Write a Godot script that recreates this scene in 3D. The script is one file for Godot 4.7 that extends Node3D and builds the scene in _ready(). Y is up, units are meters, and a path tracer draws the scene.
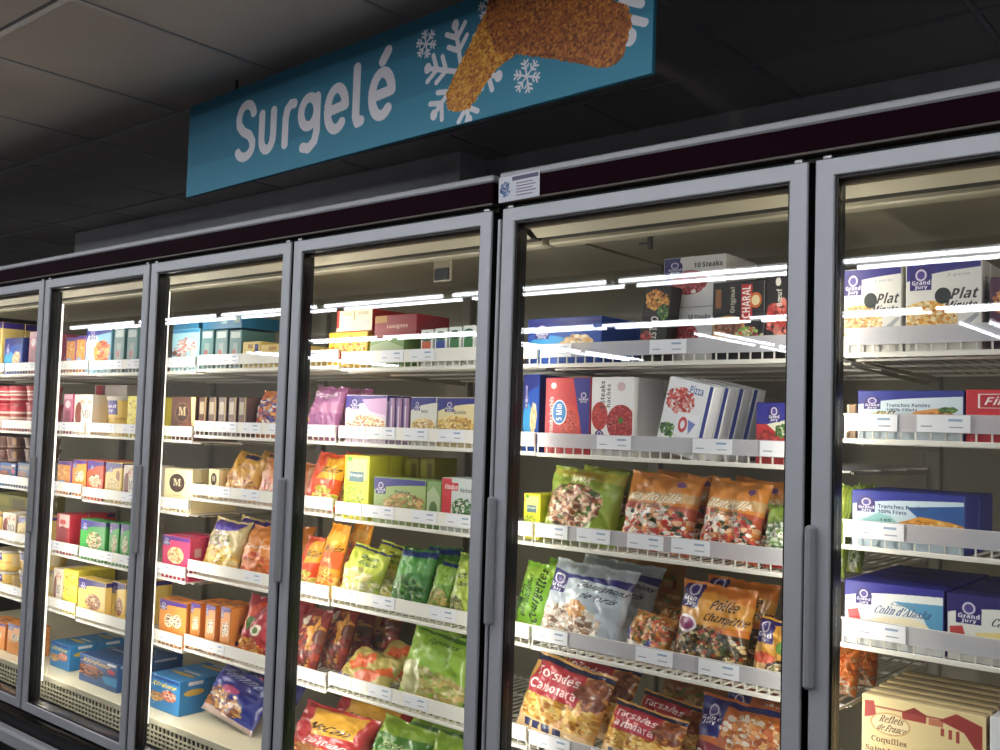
extends Node3D
# A row of glass-door supermarket freezers. y up, metres; the door fronts stand in the plane z = 0, x runs along the row.

const CAM := Vector3(3.8824, 1.4174, 1.7994)
const TURN := Vector3(0.0549, 0.6971, 0.0317)
const FOCAL := 979.485
const PITCH := 0.78
const TOP := 1.95          # top of the doors
const LOW := 0.273         # bottom of the doors
const CEIL := 2.5
# shelf heights: door, row from the top; the last entry is the bottom deck
const SHELF := [
	[1.594, 1.335, 1.083, 0.835, 0.600, 0.36],
	[1.590, 1.337, 1.075, 0.834, 0.592, 0.36],
	[1.595, 1.359, 1.135, 0.866, 0.604, 0.36],
	[1.586, 1.359, 1.128, 0.869, 0.613, 0.36],
	[1.582, 1.358, 1.133, 0.878, 0.622, 0.36],
	[1.590, 1.418, 1.206, 1.012, 0.700, 0.36]]
const DOOR_X := [-0.78, 0.0, 0.78, 1.56, 2.36, 3.14]

var mats := {}
var taken := {}
var rng := RandomNumberGenerator.new()
var view := Basis()
var meshes := {}

# ------------------------------------------------------------------ small helpers
func at_z(u: float, v: float, z: float) -> Vector3:      # the point of the plane z that a pixel shows
	var d := view * Vector3((u - 500.0) / FOCAL, -(v - 375.0) / FOCAL, -1.0)
	return CAM + d * ((z - CAM.z) / d.z)

func hexc(s: String) -> Color:
	return Color.html(s)

func mat(called: String, c: Color, rough := 0.6, metal := 0.0, spec := 0.5) -> StandardMaterial3D:
	if mats.has(called):
		return mats[called]
	var m := StandardMaterial3D.new()
	m.resource_name = called
	m.albedo_color = c
	m.roughness = rough
	m.metallic = metal
	m.metallic_specular = spec
	mats[called] = m
	return m

func numbered(called: String) -> String:
	if not taken.has(called):
		taken[called] = 0
		return called
	taken[called] += 1
	return "%s_%03d" % [called, taken[called]]

func tag(o: Node3D, label: String, category: String, group := "", kind := "") -> void:
	if label: o.set_meta("label", label)
	if category: o.set_meta("category", category)
	if group: o.set_meta("group", group)
	if kind: o.set_meta("kind", kind)

func thing(called: String, where: Vector3, label: String, category: String, group := "") -> Node3D:
	var o := Node3D.new()
	o.name = numbered(called)
	add_child(o)
	o.position = where
	tag(o, label, category, group)
	return o

func part(called: String, m: Mesh, material: Material, parent: Node, where := Vector3.ZERO) -> MeshInstance3D:
	var o := MeshInstance3D.new()
	o.mesh = m
	o.name = called if parent != self else numbered(called)
	o.material_override = material
	parent.add_child(o, true)
	o.position = where
	return o

func st_new() -> SurfaceTool:
	var st := SurfaceTool.new()
	st.begin(Mesh.PRIMITIVE_TRIANGLES)
	st.set_smooth_group(-1)
	return st

func quad(st: SurfaceTool, a: Vector3, b: Vector3, c: Vector3, d: Vector3, uv := Rect2(0, 0, 1, 1)) -> void:
	# a, b, c, d clockwise as seen from outside, from the upper left
	var p := [a, b, c, a, c, d]
	var t := [uv.position, Vector2(uv.end.x, uv.position.y), uv.end, uv.position, uv.end, Vector2(uv.position.x, uv.end.y)]
	for i in 6:
		st.set_uv(t[i])
		st.add_vertex(p[i])

func add_box(st: SurfaceTool, lo: Vector3, hi: Vector3, f := Rect2(0, 0, 1, 1), s := Rect2(0, 0, 1, 1)) -> void:
	var x0 := lo.x; var y0 := lo.y; var z0 := lo.z
	var x1 := hi.x; var y1 := hi.y; var z1 := hi.z
	quad(st, Vector3(x0, y1, z1), Vector3(x1, y1, z1), Vector3(x1, y0, z1), Vector3(x0, y0, z1), f)
	quad(st, Vector3(x1, y1, z0), Vector3(x0, y1, z0), Vector3(x0, y0, z0), Vector3(x1, y0, z0), f)
	quad(st, Vector3(x1, y1, z1), Vector3(x1, y1, z0), Vector3(x1, y0, z0), Vector3(x1, y0, z1), s)
	quad(st, Vector3(x0, y1, z0), Vector3(x0, y1, z1), Vector3(x0, y0, z1), Vector3(x0, y0, z0), s)
	quad(st, Vector3(x0, y1, z0), Vector3(x1, y1, z0), Vector3(x1, y1, z1), Vector3(x0, y1, z1), s)
	quad(st, Vector3(x0, y0, z1), Vector3(x1, y0, z1), Vector3(x1, y0, z0), Vector3(x0, y0, z0), s)

func done(st: SurfaceTool) -> ArrayMesh:
	st.generate_normals()
	return st.commit()

func box(lo: Vector3, hi: Vector3) -> ArrayMesh:
	var st := st_new()
	add_box(st, lo, hi)
	return done(st)

# a box whose long edges are cut off, for anything that catches light
func bevel_box(lo: Vector3, hi: Vector3, b: float, f := Rect2(0, 0, 1, 1), s := Rect2(0, 0, 1, 1)) -> ArrayMesh:
	var st := st_new()
	var c := (lo + hi) / 2.0
	var h := (hi - lo) / 2.0
	b = minf(b, minf(h.x, minf(h.y, h.z)) * 0.8)
	for axis in 3:
		for sg in [-1.0, 1.0]:
			var n := Vector3.ZERO
			n[axis] = sg
			var up := Vector3.UP if axis != 1 else Vector3(0, 0, -sg)
			var right := up.cross(n)
			var hu := absf(up.dot(h)) - b
			var hr := absf(right.dot(h)) - b
			var m := c + n * absf(n.dot(h))
			quad(st, m - right * hr + up * hu, m + right * hr + up * hu, m + right * hr - up * hu, m - right * hr - up * hu, f if axis == 2 else s)
	var px := Rect2(s.position + s.size * 0.5, Vector2(0.001, 0.001))
	for e in [[0, 1], [0, 2], [1, 2]]:
		var k: int = 3 - e[0] - e[1]
		for s0 in [-1.0, 1.0]:
			for s1 in [-1.0, 1.0]:
				var n0 := Vector3.ZERO; n0[e[0]] = s0
				var n1 := Vector3.ZERO; n1[e[1]] = s1
				var ax := Vector3.ZERO; ax[k] = h[k] - b
				var p := c + n0 * h[e[0]] + n1 * (h[e[1]] - b)
				var q := c + n0 * (h[e[0]] - b) + n1 * h[e[1]]
				var v := [p - ax, p + ax, q + ax, q - ax]
				var out := (n0 + n1)
				var nn: Vector3 = (v[1] - v[0]).cross(v[2] - v[0])
				if nn.dot(out) > 0.0:
					v.reverse()
				quad(st, v[0], v[1], v[2], v[3], px)
	for sx in [-1.0, 1.0]:
		for sy in [-1.0, 1.0]:
			for sz in [-1.0, 1.0]:
				var g := Vector3(sx, sy, sz)
				var v := []
				for k in 3:
					var w := h - Vector3.ONE * b
					w[k] = h[k]
					v.append(c + g * w)
				var nn: Vector3 = (v[1] - v[0]).cross(v[2] - v[0])
				if nn.dot(g) > 0.0:
					v.reverse()
				for k in 3:
					st.set_uv(px.position)
					st.add_vertex(v[k])
	return done(st)

# profile: pairs (radius, height); uv u runs round the front
func lathe(profile: Array, seg := 20) -> ArrayMesh:
	var st := SurfaceTool.new()
	st.begin(Mesh.PRIMITIVE_TRIANGLES)
	st.set_smooth_group(0)
	var hmax: float = profile[-1][1]
	for i in profile.size() - 1:
		for k in seg:
			var p := []
			var t := []
			for e in [[i + 1, k], [i + 1, k + 1], [i, k + 1], [i, k]]:
				var a: float = TAU * e[1] / seg
				var r: float = profile[e[0]][0]
				p.append(Vector3(-sin(a) * r, profile[e[0]][1], -cos(a) * r))
				t.append(Vector2(fposmod(1.6 * (float(e[1]) / seg) - 0.4, 1.61) * 0.8, 1.0 - profile[e[0]][1] / hmax))
			for j in [0, 2, 1, 0, 3, 2]:
				st.set_uv(t[j])
				st.add_vertex(p[j])
	st.generate_normals()
	return st.commit()

func area(where: Vector3, towards: Vector3, along: Vector3, size: Vector2, energy: float, c: Color, parent: Node, called: String) -> void:
	var l := AreaLight3D.new()
	l.name = called
	l.light_energy = energy
	l.light_color = c
	l.area_size = size
	l.shadow_enabled = true
	l.area_range = 20.0
	l.area_attenuation = 2.0
	parent.add_child(l, true)
	var z := -towards.normalized()
	var y := z.cross(along.normalized()).normalized()
	l.transform = Transform3D(Basis(y.cross(z), y, z), where)

# ------------------------------------------------------------------ print: pictures drawn into a packaging texture
const FW := 256
var img: Image
var fh := 256
var tcache := {}

func row_fill(x0: float, x1: float, y: int, c: Color) -> void:
	var a := int(ceil(x0 - 0.5)); var b := int(ceil(x1 - 0.5))
	if b > a:
		img.fill_rect(Rect2i(a, y, b - a, 1), c)

func d_rect(x: float, y: float, w: float, h: float, c: Color) -> void:
	img.fill_rect(Rect2i(int(x * FW), int(y * fh), maxi(1, int(w * FW)), maxi(1, int(h * fh))), c)

func d_poly(pts: Array, c: Color, sx := float(FW), sy := -1.0) -> void:   # scanline fill
	if sy < 0.0: sy = fh
	var lo := 1e9; var hi := -1e9
	for p in pts:
		lo = minf(lo, p[1] * sy); hi = maxf(hi, p[1] * sy)
	for y in range(maxi(0, int(lo)), mini(img.get_height(), int(hi) + 1)):
		var xs := []
		var yc := y + 0.5
		for i in pts.size():
			var p = pts[i]; var q = pts[(i + 1) % pts.size()]
			var py: float = p[1] * sy; var qy: float = q[1] * sy
			if (py <= yc) != (qy <= yc):
				xs.append((p[0] + (q[0] - p[0]) * (yc - py) / (qy - py)) * sx)
		xs.sort()
		for i in range(0, xs.size() - 1, 2):
			row_fill(xs[i], xs[i + 1], y, c)

func d_ell(cx: float, cy: float, rx: float, ry: float, c: Color) -> void:
	d_ellpx(cx * FW, cy * fh, rx * FW, ry * fh, c)

func d_ellpx(cx: float, cy: float, rx: float, ry: float, c: Color) -> void:
	for y in range(maxi(0, int(cy - ry)), mini(img.get_height(), int(cy + ry) + 1)):
		var t := (y + 0.5 - cy) / maxf(ry, 0.3)
		if absf(t) < 1.0:
			var w := rx * sqrt(1.0 - t * t)
			row_fill(cx - w, cx + w, y, c)

# s is fitted to the box x, y, w, h (fractions of the front); slant leans it, turned writes it upwards
func d_text(s: String, x: float, y: float, w: float, h: float, c: Color, serif := false, slant := 0.0, turned := false) -> void:
	var key := s + ("1" if serif else "0")
	if not tcache.has(key):
		var tm := TextMesh.new()
		var f := SystemFont.new()
		f.font_names = PackedStringArray(["Droid Serif" if serif else "Droid Sans"])
		f.font_weight = 700
		tm.font = f
		tm.text = s
		tm.font_size = 32
		tm.pixel_size = 1.0
		tm.depth = 0.0
		tm.curve_step = 3.0
		var a := tm.get_mesh_arrays()
		var vs: PackedVector3Array = a[Mesh.ARRAY_VERTEX]
		var ids: PackedInt32Array = a[Mesh.ARRAY_INDEX]
		var lo := Vector3.INF; var hi := -Vector3.INF
		for v in vs:
			lo = lo.min(v); hi = hi.max(v)
		tcache[key] = [vs, ids, lo, hi]
	var e = tcache[key]
	var vs: PackedVector3Array = e[0]
	var ids: PackedInt32Array = e[1]
	var lo: Vector3 = e[2]; var sz: Vector3 = e[3] - e[2]
	for i in range(0, ids.size() if ids.size() else vs.size(), 3):
		var t := []
		for k in 3:
			var v := vs[ids[i + k]] if ids.size() else vs[i + k]
			var p := Vector2((v.x - lo.x) / sz.x, (v.y - lo.y) / sz.y)
			p.x += slant * p.y
			if turned:
				t.append([x + (1.0 - p.y) * w, y + h - p.x * h])
			else:
				t.append([x + p.x * w, y + (1.0 - p.y) * h])
		d_poly(t, c)

func d_food(cx: float, cy: float, rx: float, ry: float, n: int, size: float, cols: Array) -> void:
	for i in int(n * 2.2):
		var a := rng.randf() * TAU
		var r := sqrt(rng.randf())
		var c: Color = hexc(cols[rng.randi() % cols.size()])
		c = c.lightened(rng.randf() * 0.15) if rng.randf() > 0.5 else c.darkened(rng.randf() * 0.2)
		var k := size * rng.randf_range(0.3, 0.78)
		d_ellpx((cx + cos(a) * r * rx) * FW, (cy + sin(a) * r * ry) * fh, k * FW, k * FW * rng.randf_range(0.4, 1.0), c)

func d_badge(x: float, y: float, s: float) -> void:       # the shield with two words that many packs carry
	var k := float(FW) / fh
	var c := hexc("2a2268")
	d_ell(x, y, s * 0.5, s * 0.5 * k, c)
	d_rect(x - s * 0.5, y, s, s * 0.55 * k, c)
	d_ell(x, y - s * 0.12 * k, s * 0.26, s * 0.26 * k, hexc("cfc8dc"))
	d_ell(x, y - s * 0.12 * k, s * 0.18, s * 0.18 * k, hexc("4b3f86"))
	d_text("Grand", x - s * 0.42, y + s * 0.1 * k, s * 0.84, s * 0.2 * k, hexc("f4f2f6"))
	d_text("Jury", x - s * 0.3, y + s * 0.32 * k, s * 0.6, s * 0.2 * k, hexc("f4f2f6"))

func d_swoosh(c: Color, h: float) -> void:                # a coloured top band with a curved lower edge
	var pts := [[0, 0], [1, 0], [1, h * 0.45]]
	for i in 13:
		var t := 1.0 - i / 12.0
		pts.append([t, h * (0.42 + 0.7 * (1.0 - t) * (1.0 - t) * (1.0 - t) + 0.1 * sin(t * 3.0))])
	d_poly(pts, c)

var sheets := []

func pack_print() -> void:               # the pack fronts share a few large sheets
	var sheet: Image = null
	var x := 0; var y := 0
	var on := []
	var flush := func(im: Image, list: Array) -> void:
		var t := ImageTexture.create_from_image(im)
		for m in list:
			m.albedo_texture = t
	for e in sheets:
		var im: Image = e[0]
		var w := im.get_width(); var h := im.get_height()
		if sheet != null and y + h > 2048:
			y = 0
			x += w + 4
		if sheet == null or x + w > 2048:
			if sheet != null: flush.call(sheet, on)
			sheet = Image.create(2048, 2048, false, Image.FORMAT_RGB8)
			on = []
			x = 0; y = 0
		sheet.blit_rect(im, Rect2i(0, 0, w, h), Vector2i(x, y))
		var m: StandardMaterial3D = e[1]
		m.uv1_scale = Vector3((w - 1) / 2048.0, (h - 1) / 2048.0, 1)
		m.uv1_offset = Vector3((x + 0.5) / 2048.0, (y + 0.5) / 2048.0, 0)
		on.append(m)
		y += h + 4
	flush.call(sheet, on)

# draws one pack: proportion height / width of the front, ground colour, side colour, and a list of marks
func art(key: String, prop: float, bg: String, side: String, ops: Array, rough := 0.45, film := false) -> void:
	fh = int(FW * prop)
	rng.seed = hash(key)
	var full := fh if film else int(fh * 1.22)       # the rail hides the lowest part of a carton, which is left plain
	img = Image.create(FW + 64, full, false, Image.FORMAT_RGB8)
	img.fill(hexc(bg))
	for o in ops:
		match o[0]:
			"r": d_rect(o[1], o[2], o[3], o[4], hexc(o[5]))
			"e": d_ell(o[1], o[2], o[3], o[4], hexc(o[5]))
			"p": d_poly(o[1], hexc(o[2]))
			"t": d_text(o[1], o[2], o[3], o[4], o[5], hexc(o[6]), o.size() > 7 and o[7] == 1, o[8] if o.size() > 8 else 0.0, o.size() > 9)
			"f": d_food(o[1], o[2], o[3], o[4], o[5], o[6], o[7])
			"b": d_badge(o[1], o[2], o[3])
			"s": d_swoosh(hexc(o[1]), o[2])
	img.fill_rect(Rect2i(FW, 0, 64, full), hexc(side))
	for o in ops:
		match o[0]:
			"sr": d_rect(1.0 + 0.25 * o[1], o[2], 0.25 * o[3], o[4], hexc(o[5]))
			"st": d_text(o[1], 1.0 + 0.25 * o[2], o[3], 0.25 * o[4], o[5], hexc(o[6]), false, 0.0, true)
			"se": d_ell(1.0 + 0.25 * o[1], o[2], 0.25 * o[3], o[4], hexc(o[5]))
	var m := StandardMaterial3D.new()
	m.resource_name = "print_" + key
	sheets.append([img, m])
	m.roughness = rough
	if film:
		m.roughness = 0.32
		m.clearcoat_enabled = true
		m.clearcoat = 0.6
		m.clearcoat_roughness = 0.12
	mats["art_" + key] = m

# a carton of the house style: swoosh, badge, title, a dish
func house(key: String, prop: float, bg: String, band: String, side: String, title: Array, ink: String, dish: Array, cols: Array, bx := 0.16, extra := []) -> void:
	var ops := [["s", band, 0.3]]
	ops.append_array(extra)
	ops.append(["e", dish[0], dish[1], dish[2], dish[3], cols[0]])
	ops.append(["f", dish[0], dish[1], dish[2] * 0.92, dish[3] * 0.9, 110, dish[4], cols])
	var y := 0.3
	for t in title:
		ops.append(["t", t, 0.42, y, minf(0.5, 0.05 * t.length()), 0.09, ink, 0])
		y += 0.12
	ops.append(["b", bx, 0.2 if prop > 0.7 else 0.25, 0.24 if prop > 0.7 else 0.2])
	ops.append(["sr", 0, 0, 1, 0.14, band])
	art(key, prop, bg, side, ops)

func draw_print() -> void:
	var MEAT := ["a3202a", "c23a35", "7e1a1c", "d4655a", "8f2a22"]
	var MIX := ["c8392c", "e6dcc8", "e9b98f", "f1ece0", "b52a22", "2f3b22", "e08a3a"]
	var GOLD := ["c9822c", "e0a040", "b96a1e", "edbd62", "a85a1a"]
	var GREEN := ["2c5a22", "4c7d2c", "1f4218", "6c9a3c", "39622a"]
	var CREAM := ["e9d8a8", "d9b878", "f4e8c4", "c99a55", "a3703a"]
	# --- under the sticker: steaks, burgers, bags of mixed vegetables
	art("rolls", 0.5, "1c4aa0", "1c4aa0", [["s", "1b2470", 0.4], ["e", 0.3, 0.75, 0.3, 0.3, "3a93c8"], ["f", 0.68, 0.68, 0.2, 0.22, 60, 0.05, ["e9c78e", "f3e3c0", "d9a866"]], ["b", 0.2, 0.32, 0.2]])
	art("black_fries", 1.7, "15140f", "15140f", [["f", 0.5, 0.24, 0.45, 0.16, 50, 0.1, GOLD], ["f", 0.8, 0.42, 0.2, 0.12, 30, 0.08, GREEN], ["t", "BISTRO", 0.35, 0.5, 0.3, 0.44, "d8d4c4", 0, 0.0, 1], ["f", 0.25, 0.85, 0.2, 0.1, 30, 0.08, MEAT]])
	art("steaks", 0.82, "e4e2dc", "e4e2dc", [["r", 0, 0, 0.3, 1, "2a2a72"], ["p", [[0.28, 0], [0.36, 0], [0.26, 1], [0.1, 1]], "e4e2dc"], ["e", 0.42, 0.62, 0.3, 0.3, "9c1f28"], ["f", 0.42, 0.62, 0.28, 0.28, 200, 0.03, ["5a1014", "c84a42", "8a1a1e", "e0857a", "a82c2e"]], ["t", "10 Steaks", 0.5, 0.14, 0.46, 0.13, "23221f"], ["r", 0.04, 0.78, 0.11, 0.13, "3f9a30"], ["e", 0.5, 0.85, 0.04, 0.05, "efe9df"], ["e", 0.68, 0.82, 0.04, 0.05, "efe9df"], ["b", 0.18, 0.22, 0.26]])
	art("charal", 1.15, "16130f", "16130f", [["e", 0.3, 0.76, 0.36, 0.24, "c4975a"], ["f", 0.3, 0.7, 0.26, 0.14, 90, 0.05, ["6c3a24", "8a4a2c", "55281a", "a86a44"]], ["f", 0.72, 0.84, 0.26, 0.12, 60, 0.05, ["5f9a34", "8cc04c", "c83a2c", "e8dcae"]], ["r", 0.56, 0.05, 0.22, 0.55, "b5211f"], ["e", 0.84, 0.3, 0.12, 0.12, "c8641e"], ["e", 0.84, 0.3, 0.08, 0.08, "e0d0a0"], ["t", "CHARAL", 0.58, 0.07, 0.16, 0.5, "f2eee4", 0, 0.0, 1], ["t", "Original", 0.34, 0.08, 0.12, 0.4, "c9c2a8", 0, 0.0, 1], ["r", 0.05, 0.1, 0.12, 0.3, "8a5a2c"]])
	art("black_meat", 1.3, "181512", "181512", [["f", 0.5, 0.66, 0.5, 0.24, 60, 0.12, ["b83a30", "cf5a4a", "8c2320", "e08a78"]], ["e", 0.35, 0.14, 0.08, 0.06, "d8d4c8"], ["t", "Bœuf", 0.3, 0.24, 0.16, 0.24, "d8d4c8", 0, 0.0, 1]])
	art("red_steaks", 1.28, "b92a30", "b92a30", [["p", [[0.62, 0], [1, 0], [1, 1], [0.86, 1]], "2a2a80"], ["e", 0.55, 0.72, 0.24, 0.3, "c8402f"], ["f", 0.55, 0.75, 0.2, 0.24, 100, 0.04, ["b4372c", "d2594a", "a32a24"]], ["e", 0.32, 0.55, 0.17, 0.2, "e8eef2"], ["e", 0.32, 0.55, 0.15, 0.18, "2c7ab8"], ["t", "5 Min", 0.24, 0.42, 0.14, 0.26, "f4f6f8", 0, 0.0, 1], ["t", "Steaks hachés", 0.08, 0.3, 0.1, 0.6, "f0d8d4", 0, 0.0, 1], ["e", 0.18, 0.12, 0.06, 0.05, "f0e8e4"], ["b", 0.86, 0.3, 0.24]])
	art("white_steaks", 1.32, "e4e4e2", "e4e4e2", [["e", 0.72, 0.7, 0.34, 0.28, "a81f26"], ["f", 0.72, 0.7, 0.32, 0.26, 220, 0.026, ["5a1014", "c84a42", "8a1a1e", "e0857a", "a82c2e"]], ["e", 0.2, 0.6, 0.2, 0.22, "b8302c"], ["f", 0.2, 0.6, 0.18, 0.2, 60, 0.03, MEAT], ["e", 0.72, 0.66, 0.06, 0.05, "4a7a2c"], ["t", "4 Steaks", 0.2, 0.05, 0.12, 0.45, "3a3a3e", 0, 0.0, 1], ["t", "hachés", 0.36, 0.1, 0.1, 0.36, "5a5a5e", 0, 0.0, 1], ["e", 0.72, 0.14, 0.1, 0.07, "d0b4b4"], ["b", 0.2, 0.9, 0.22]])
	art("leaning_white", 1.1, "e6e8ea", "e6e8ea", [["r", 0.92, 0, 0.08, 1, "2c3a86"], ["f", 0.34, 0.35, 0.32, 0.22, 110, 0.05, ["c83a30", "e06a5a", "d89a8a", "b02a26"]], ["f", 0.2, 0.86, 0.22, 0.1, 50, 0.05, GREEN], ["r", 0.34, 0.52, 0.5, 0.4, "eef0f2"], ["e", 0.5, 0.72, 0.1, 0.13, "c8484a"], ["e", 0.5, 0.72, 0.05, 0.07, "eef0f2"], ["p", [[0.6, 0.62], [0.78, 0.66], [0.66, 0.86]], "7a8ac8"], ["t", "Pizza", 0.5, 0.05, 0.3, 0.14, "5a6aa8"]])
	art("pale_red", 1.1, "9a8f8a", "9a8f8a", [["f", 0.5, 0.6, 0.4, 0.3, 80, 0.07, ["a8382c", "8c2a24", "c4594a"]], ["r", 0.1, 0.05, 0.5, 0.14, "c8c2b8"]])
	art("house_red", 1.05, "b8302c", "2a2470", [["r", 0, 0, 1, 0.42, "2b2a86"], ["p", [[0.3, 0.42], [1, 0.3], [1, 0.7], [0.6, 0.6]], "d8d8c0"], ["f", 0.75, 0.55, 0.22, 0.14, 40, 0.06, GREEN], ["f", 0.3, 0.75, 0.3, 0.2, 60, 0.06, MEAT], ["b", 0.5, 0.2, 0.34]])
	art("green_mix", 0.95, "8fa83a", "8fa83a", [["p", [[0, 0], [1, 0], [1, 0.2], [0, 0.12]], "b9b84a"], ["e", 0.45, 0.55, 0.42, 0.3, "5c4a2c"], ["f", 0.45, 0.55, 0.4, 0.28, 220, 0.05, ["a8623a", "c8926a", "7a3a24", "d9b894", "5a7a2c", "e4c8a4"]], ["t", "Wok", 0.34, 0.1, 0.3, 0.13, "e8ecc8", 0, 0.15]], 0.4, true)
	art("orange_mix", 1.05, "d98a32", "d98a32", [["p", [[0, 0.3], [1, 0.24], [1, 0.36], [0, 0.42]], "c9a26a"], ["r", 0, 0.42, 1, 0.58, "b8563a"], ["f", 0.5, 0.74, 0.56, 0.32, 260, 0.06, MIX], ["t", "Ratatouille", 0.08, 0.26, 0.7, 0.13, "f4e8cc", 0, 0.12], ["t", "Riz cuisiné", 0.3, 0.4, 0.4, 0.06, "5a6a24"], ["e", 0.78, 0.14, 0.05, 0.04, "6a3a78"]], 0.4, true)
	art("green_peas_red", 1.1, "6f8c34", "6f8c34", [["r", 0, 0.82, 1, 0.18, "a8242a"], ["f", 0.4, 0.55, 0.45, 0.25, 140, 0.06, ["9ab88c", "d8e0cc", "5c7a44", "eae8dc", "4a6a34"]], ["p", [[0, 0], [1, 0], [1, 0.2], [0, 0.3]], "8ca844"]], 0.4, true)
	art("courgettes", 1.6, "8cc832", "8cc832", [["p", [[0, 0.1], [1, 0], [1, 0.14], [0, 0.3]], "aedb4c"], ["t", "Courgettes", 0.5, 0.12, 0.3, 0.76, "1f3818", 0, 0.1, 1], ["t", "en rondelles", 0.24, 0.2, 0.18, 0.6, "2f4a20", 0, 0.1, 1], ["f", 0.12, 0.6, 0.12, 0.3, 50, 0.06, GREEN]], 0.4, true)
	art("mushrooms", 0.95, "b4c0c8", "b4c0c8", [["r", 0, 0, 1, 0.24, "26287a"], ["p", [[0, 0], [1, 0], [1, 0.14], [0.4, 0.2], [0, 0.14]], "a8b2bc"], ["b", 0.16, 0.3, 0.24], ["t", "Champignons", 0.42, 0.26, 0.52, 0.09, "23283a", 0, 0.15], ["t", "de Paris", 0.52, 0.38, 0.36, 0.08, "23283a", 0, 0.15], ["f", 0.4, 0.76, 0.4, 0.2, 170, 0.05, ["cdb49a", "e4d8c4", "a8886a", "8a6a54", "efe8dc"]], ["f", 0.5, 0.6, 0.12, 0.1, 30, 0.04, ["b8783a", "d8a05a"]]], 0.4, true)
	art("small_mix", 0.7, "b07a3a", "b07a3a", [["f", 0.5, 0.4, 0.5, 0.36, 130, 0.07, ["d88a3a", "8a4a24", "e4c08c", "4a5a24", "c8542c"]], ["p", [[0, 0.7], [1, 0.78], [1, 0.95], [0, 0.9]], "d8d0c4"], ["r", 0.04, 0.5, 0.14, 0.2, "2a2a78"], ["r", 0.6, 0.62, 0.14, 0.16, "2a2a78"], ["r", 0.82, 0.7, 0.14, 0.16, "2a2a78"]], 0.4, true)
	art("champetre", 0.98, "c8762c", "c8762c", [["p", [[0, 0.16], [0.5, 0.1], [1, 0.2], [1, 0.46], [0, 0.5]], "d0943c"], ["r", 0, 0.54, 1, 0.46, "40341c"], ["f", 0.5, 0.76, 0.56, 0.26, 260, 0.045, ["2c2a16", "5c4a24", "8a6a34", "b0401f", "d9c08a", "3c4a1e", "201a10"]], ["e", 0.2, 0.5, 0.18, 0.1, "e4dce0"], ["e", 0.2, 0.5, 0.14, 0.07, "8a3a6a"], ["b", 0.2, 0.14, 0.32], ["t", "Poêlée", 0.5, 0.16, 0.34, 0.13, "2a1c10", 0, 0.15], ["t", "Champêtre", 0.42, 0.33, 0.52, 0.13, "2a1c10", 0, 0.15]], 0.4, true)
	art("bowl_mix", 1.2, "d9a03a", "d9a03a", [["r", 0, 0, 1, 0.1, "2a2470"], ["b", 0.25, 0.2, 0.42], ["e", 0.85, 0.42, 0.3, 0.12, "5a8a34"], ["e", 0.3, 0.62, 0.26, 0.1, "d8582c"], ["e", 0.8, 0.8, 0.42, 0.2, "3a2418"], ["e", 0.8, 0.8, 0.36, 0.16, "d8c4a0"], ["f", 0.8, 0.8, 0.32, 0.14, 80, 0.05, ["a86a3a", "e4d4b4", "5a3a24", "8a9a4c"]], ["r", 0, 0.7, 0.4, 0.3, "e0b878"]], 0.4, true)
	art("torsades", 1.0, "d9a45a", "d9a45a", [["f", 0.5, 0.62, 0.5, 0.32, 200, 0.06, ["e8b84a", "d0942c", "f0d078", "b8761f"]], ["p", [[0, 0], [1, 0], [1, 0.1], [0, 0.12]], "1f2450"], ["p", [[0.1, 0.1], [0.74, 0.1], [0.74, 0.52], [0.1, 0.52]], "b02a38"], ["t", "Torsades", 0.14, 0.16, 0.56, 0.13, "f0dcd8"], ["t", "Carbonara", 0.14, 0.33, 0.56, 0.13, "f0dcd8"], ["r", 0, 0.82, 1, 0.18, "e4c08c"], ["r", 0.14, 0.84, 0.1, 0.09, "26305a"], ["r", 0.28, 0.84, 0.1, 0.09, "26305a"], ["r", 0.42, 0.84, 0.1, 0.09, "26305a"], ["r", 0.56, 0.84, 0.1, 0.09, "26305a"], ["f", 0.86, 0.3, 0.14, 0.2, 40, 0.07, ["7a3a1c", "a85a2c"]]], 0.4, true)
	art("shells_bag", 0.9, "b8642c", "b8642c", [["r", 0, 0, 1, 0.12, "26307a"], ["p", [[0, 0], [0.36, 0], [0.3, 0.5], [0, 0.5]], "26307a"], ["b", 0.16, 0.22, 0.26], ["f", 0.68, 0.4, 0.34, 0.24, 110, 0.06, ["d8843a", "c05a1f", "e8b070", "e8dcc8"]], ["p", [[0.04, 0.55], [0.5, 0.6], [0.44, 1], [0.04, 1]], "7a1c2c"], ["t", "Duo", 0.08, 0.64, 0.3, 0.16, "f0e0dc"], ["f", 0.72, 0.84, 0.3, 0.16, 80, 0.06, ["4a4a2c", "8a7a4a", "d0c49a", "2c3420"]]], 0.4, true)
	art("forest_mix", 1.0, "a8743c", "a8743c", [["f", 0.5, 0.55, 0.5, 0.45, 130, 0.08, ["b8844c", "8a5a34", "d0a86a", "7a9444", "b85a3a"]]], 0.4, true)
	art("carrot_sticks", 1.3, "d8782c", "d8782c", [["f", 0.5, 0.4, 0.5, 0.4, 80, 0.12, ["e8843a", "d8702a", "c85a1c", "f0a468"]], ["f", 0.5, 0.85, 0.5, 0.2, 60, 0.07, ["d8c8b0", "a89070", "ece4d4"]]], 0.4, true)
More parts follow.
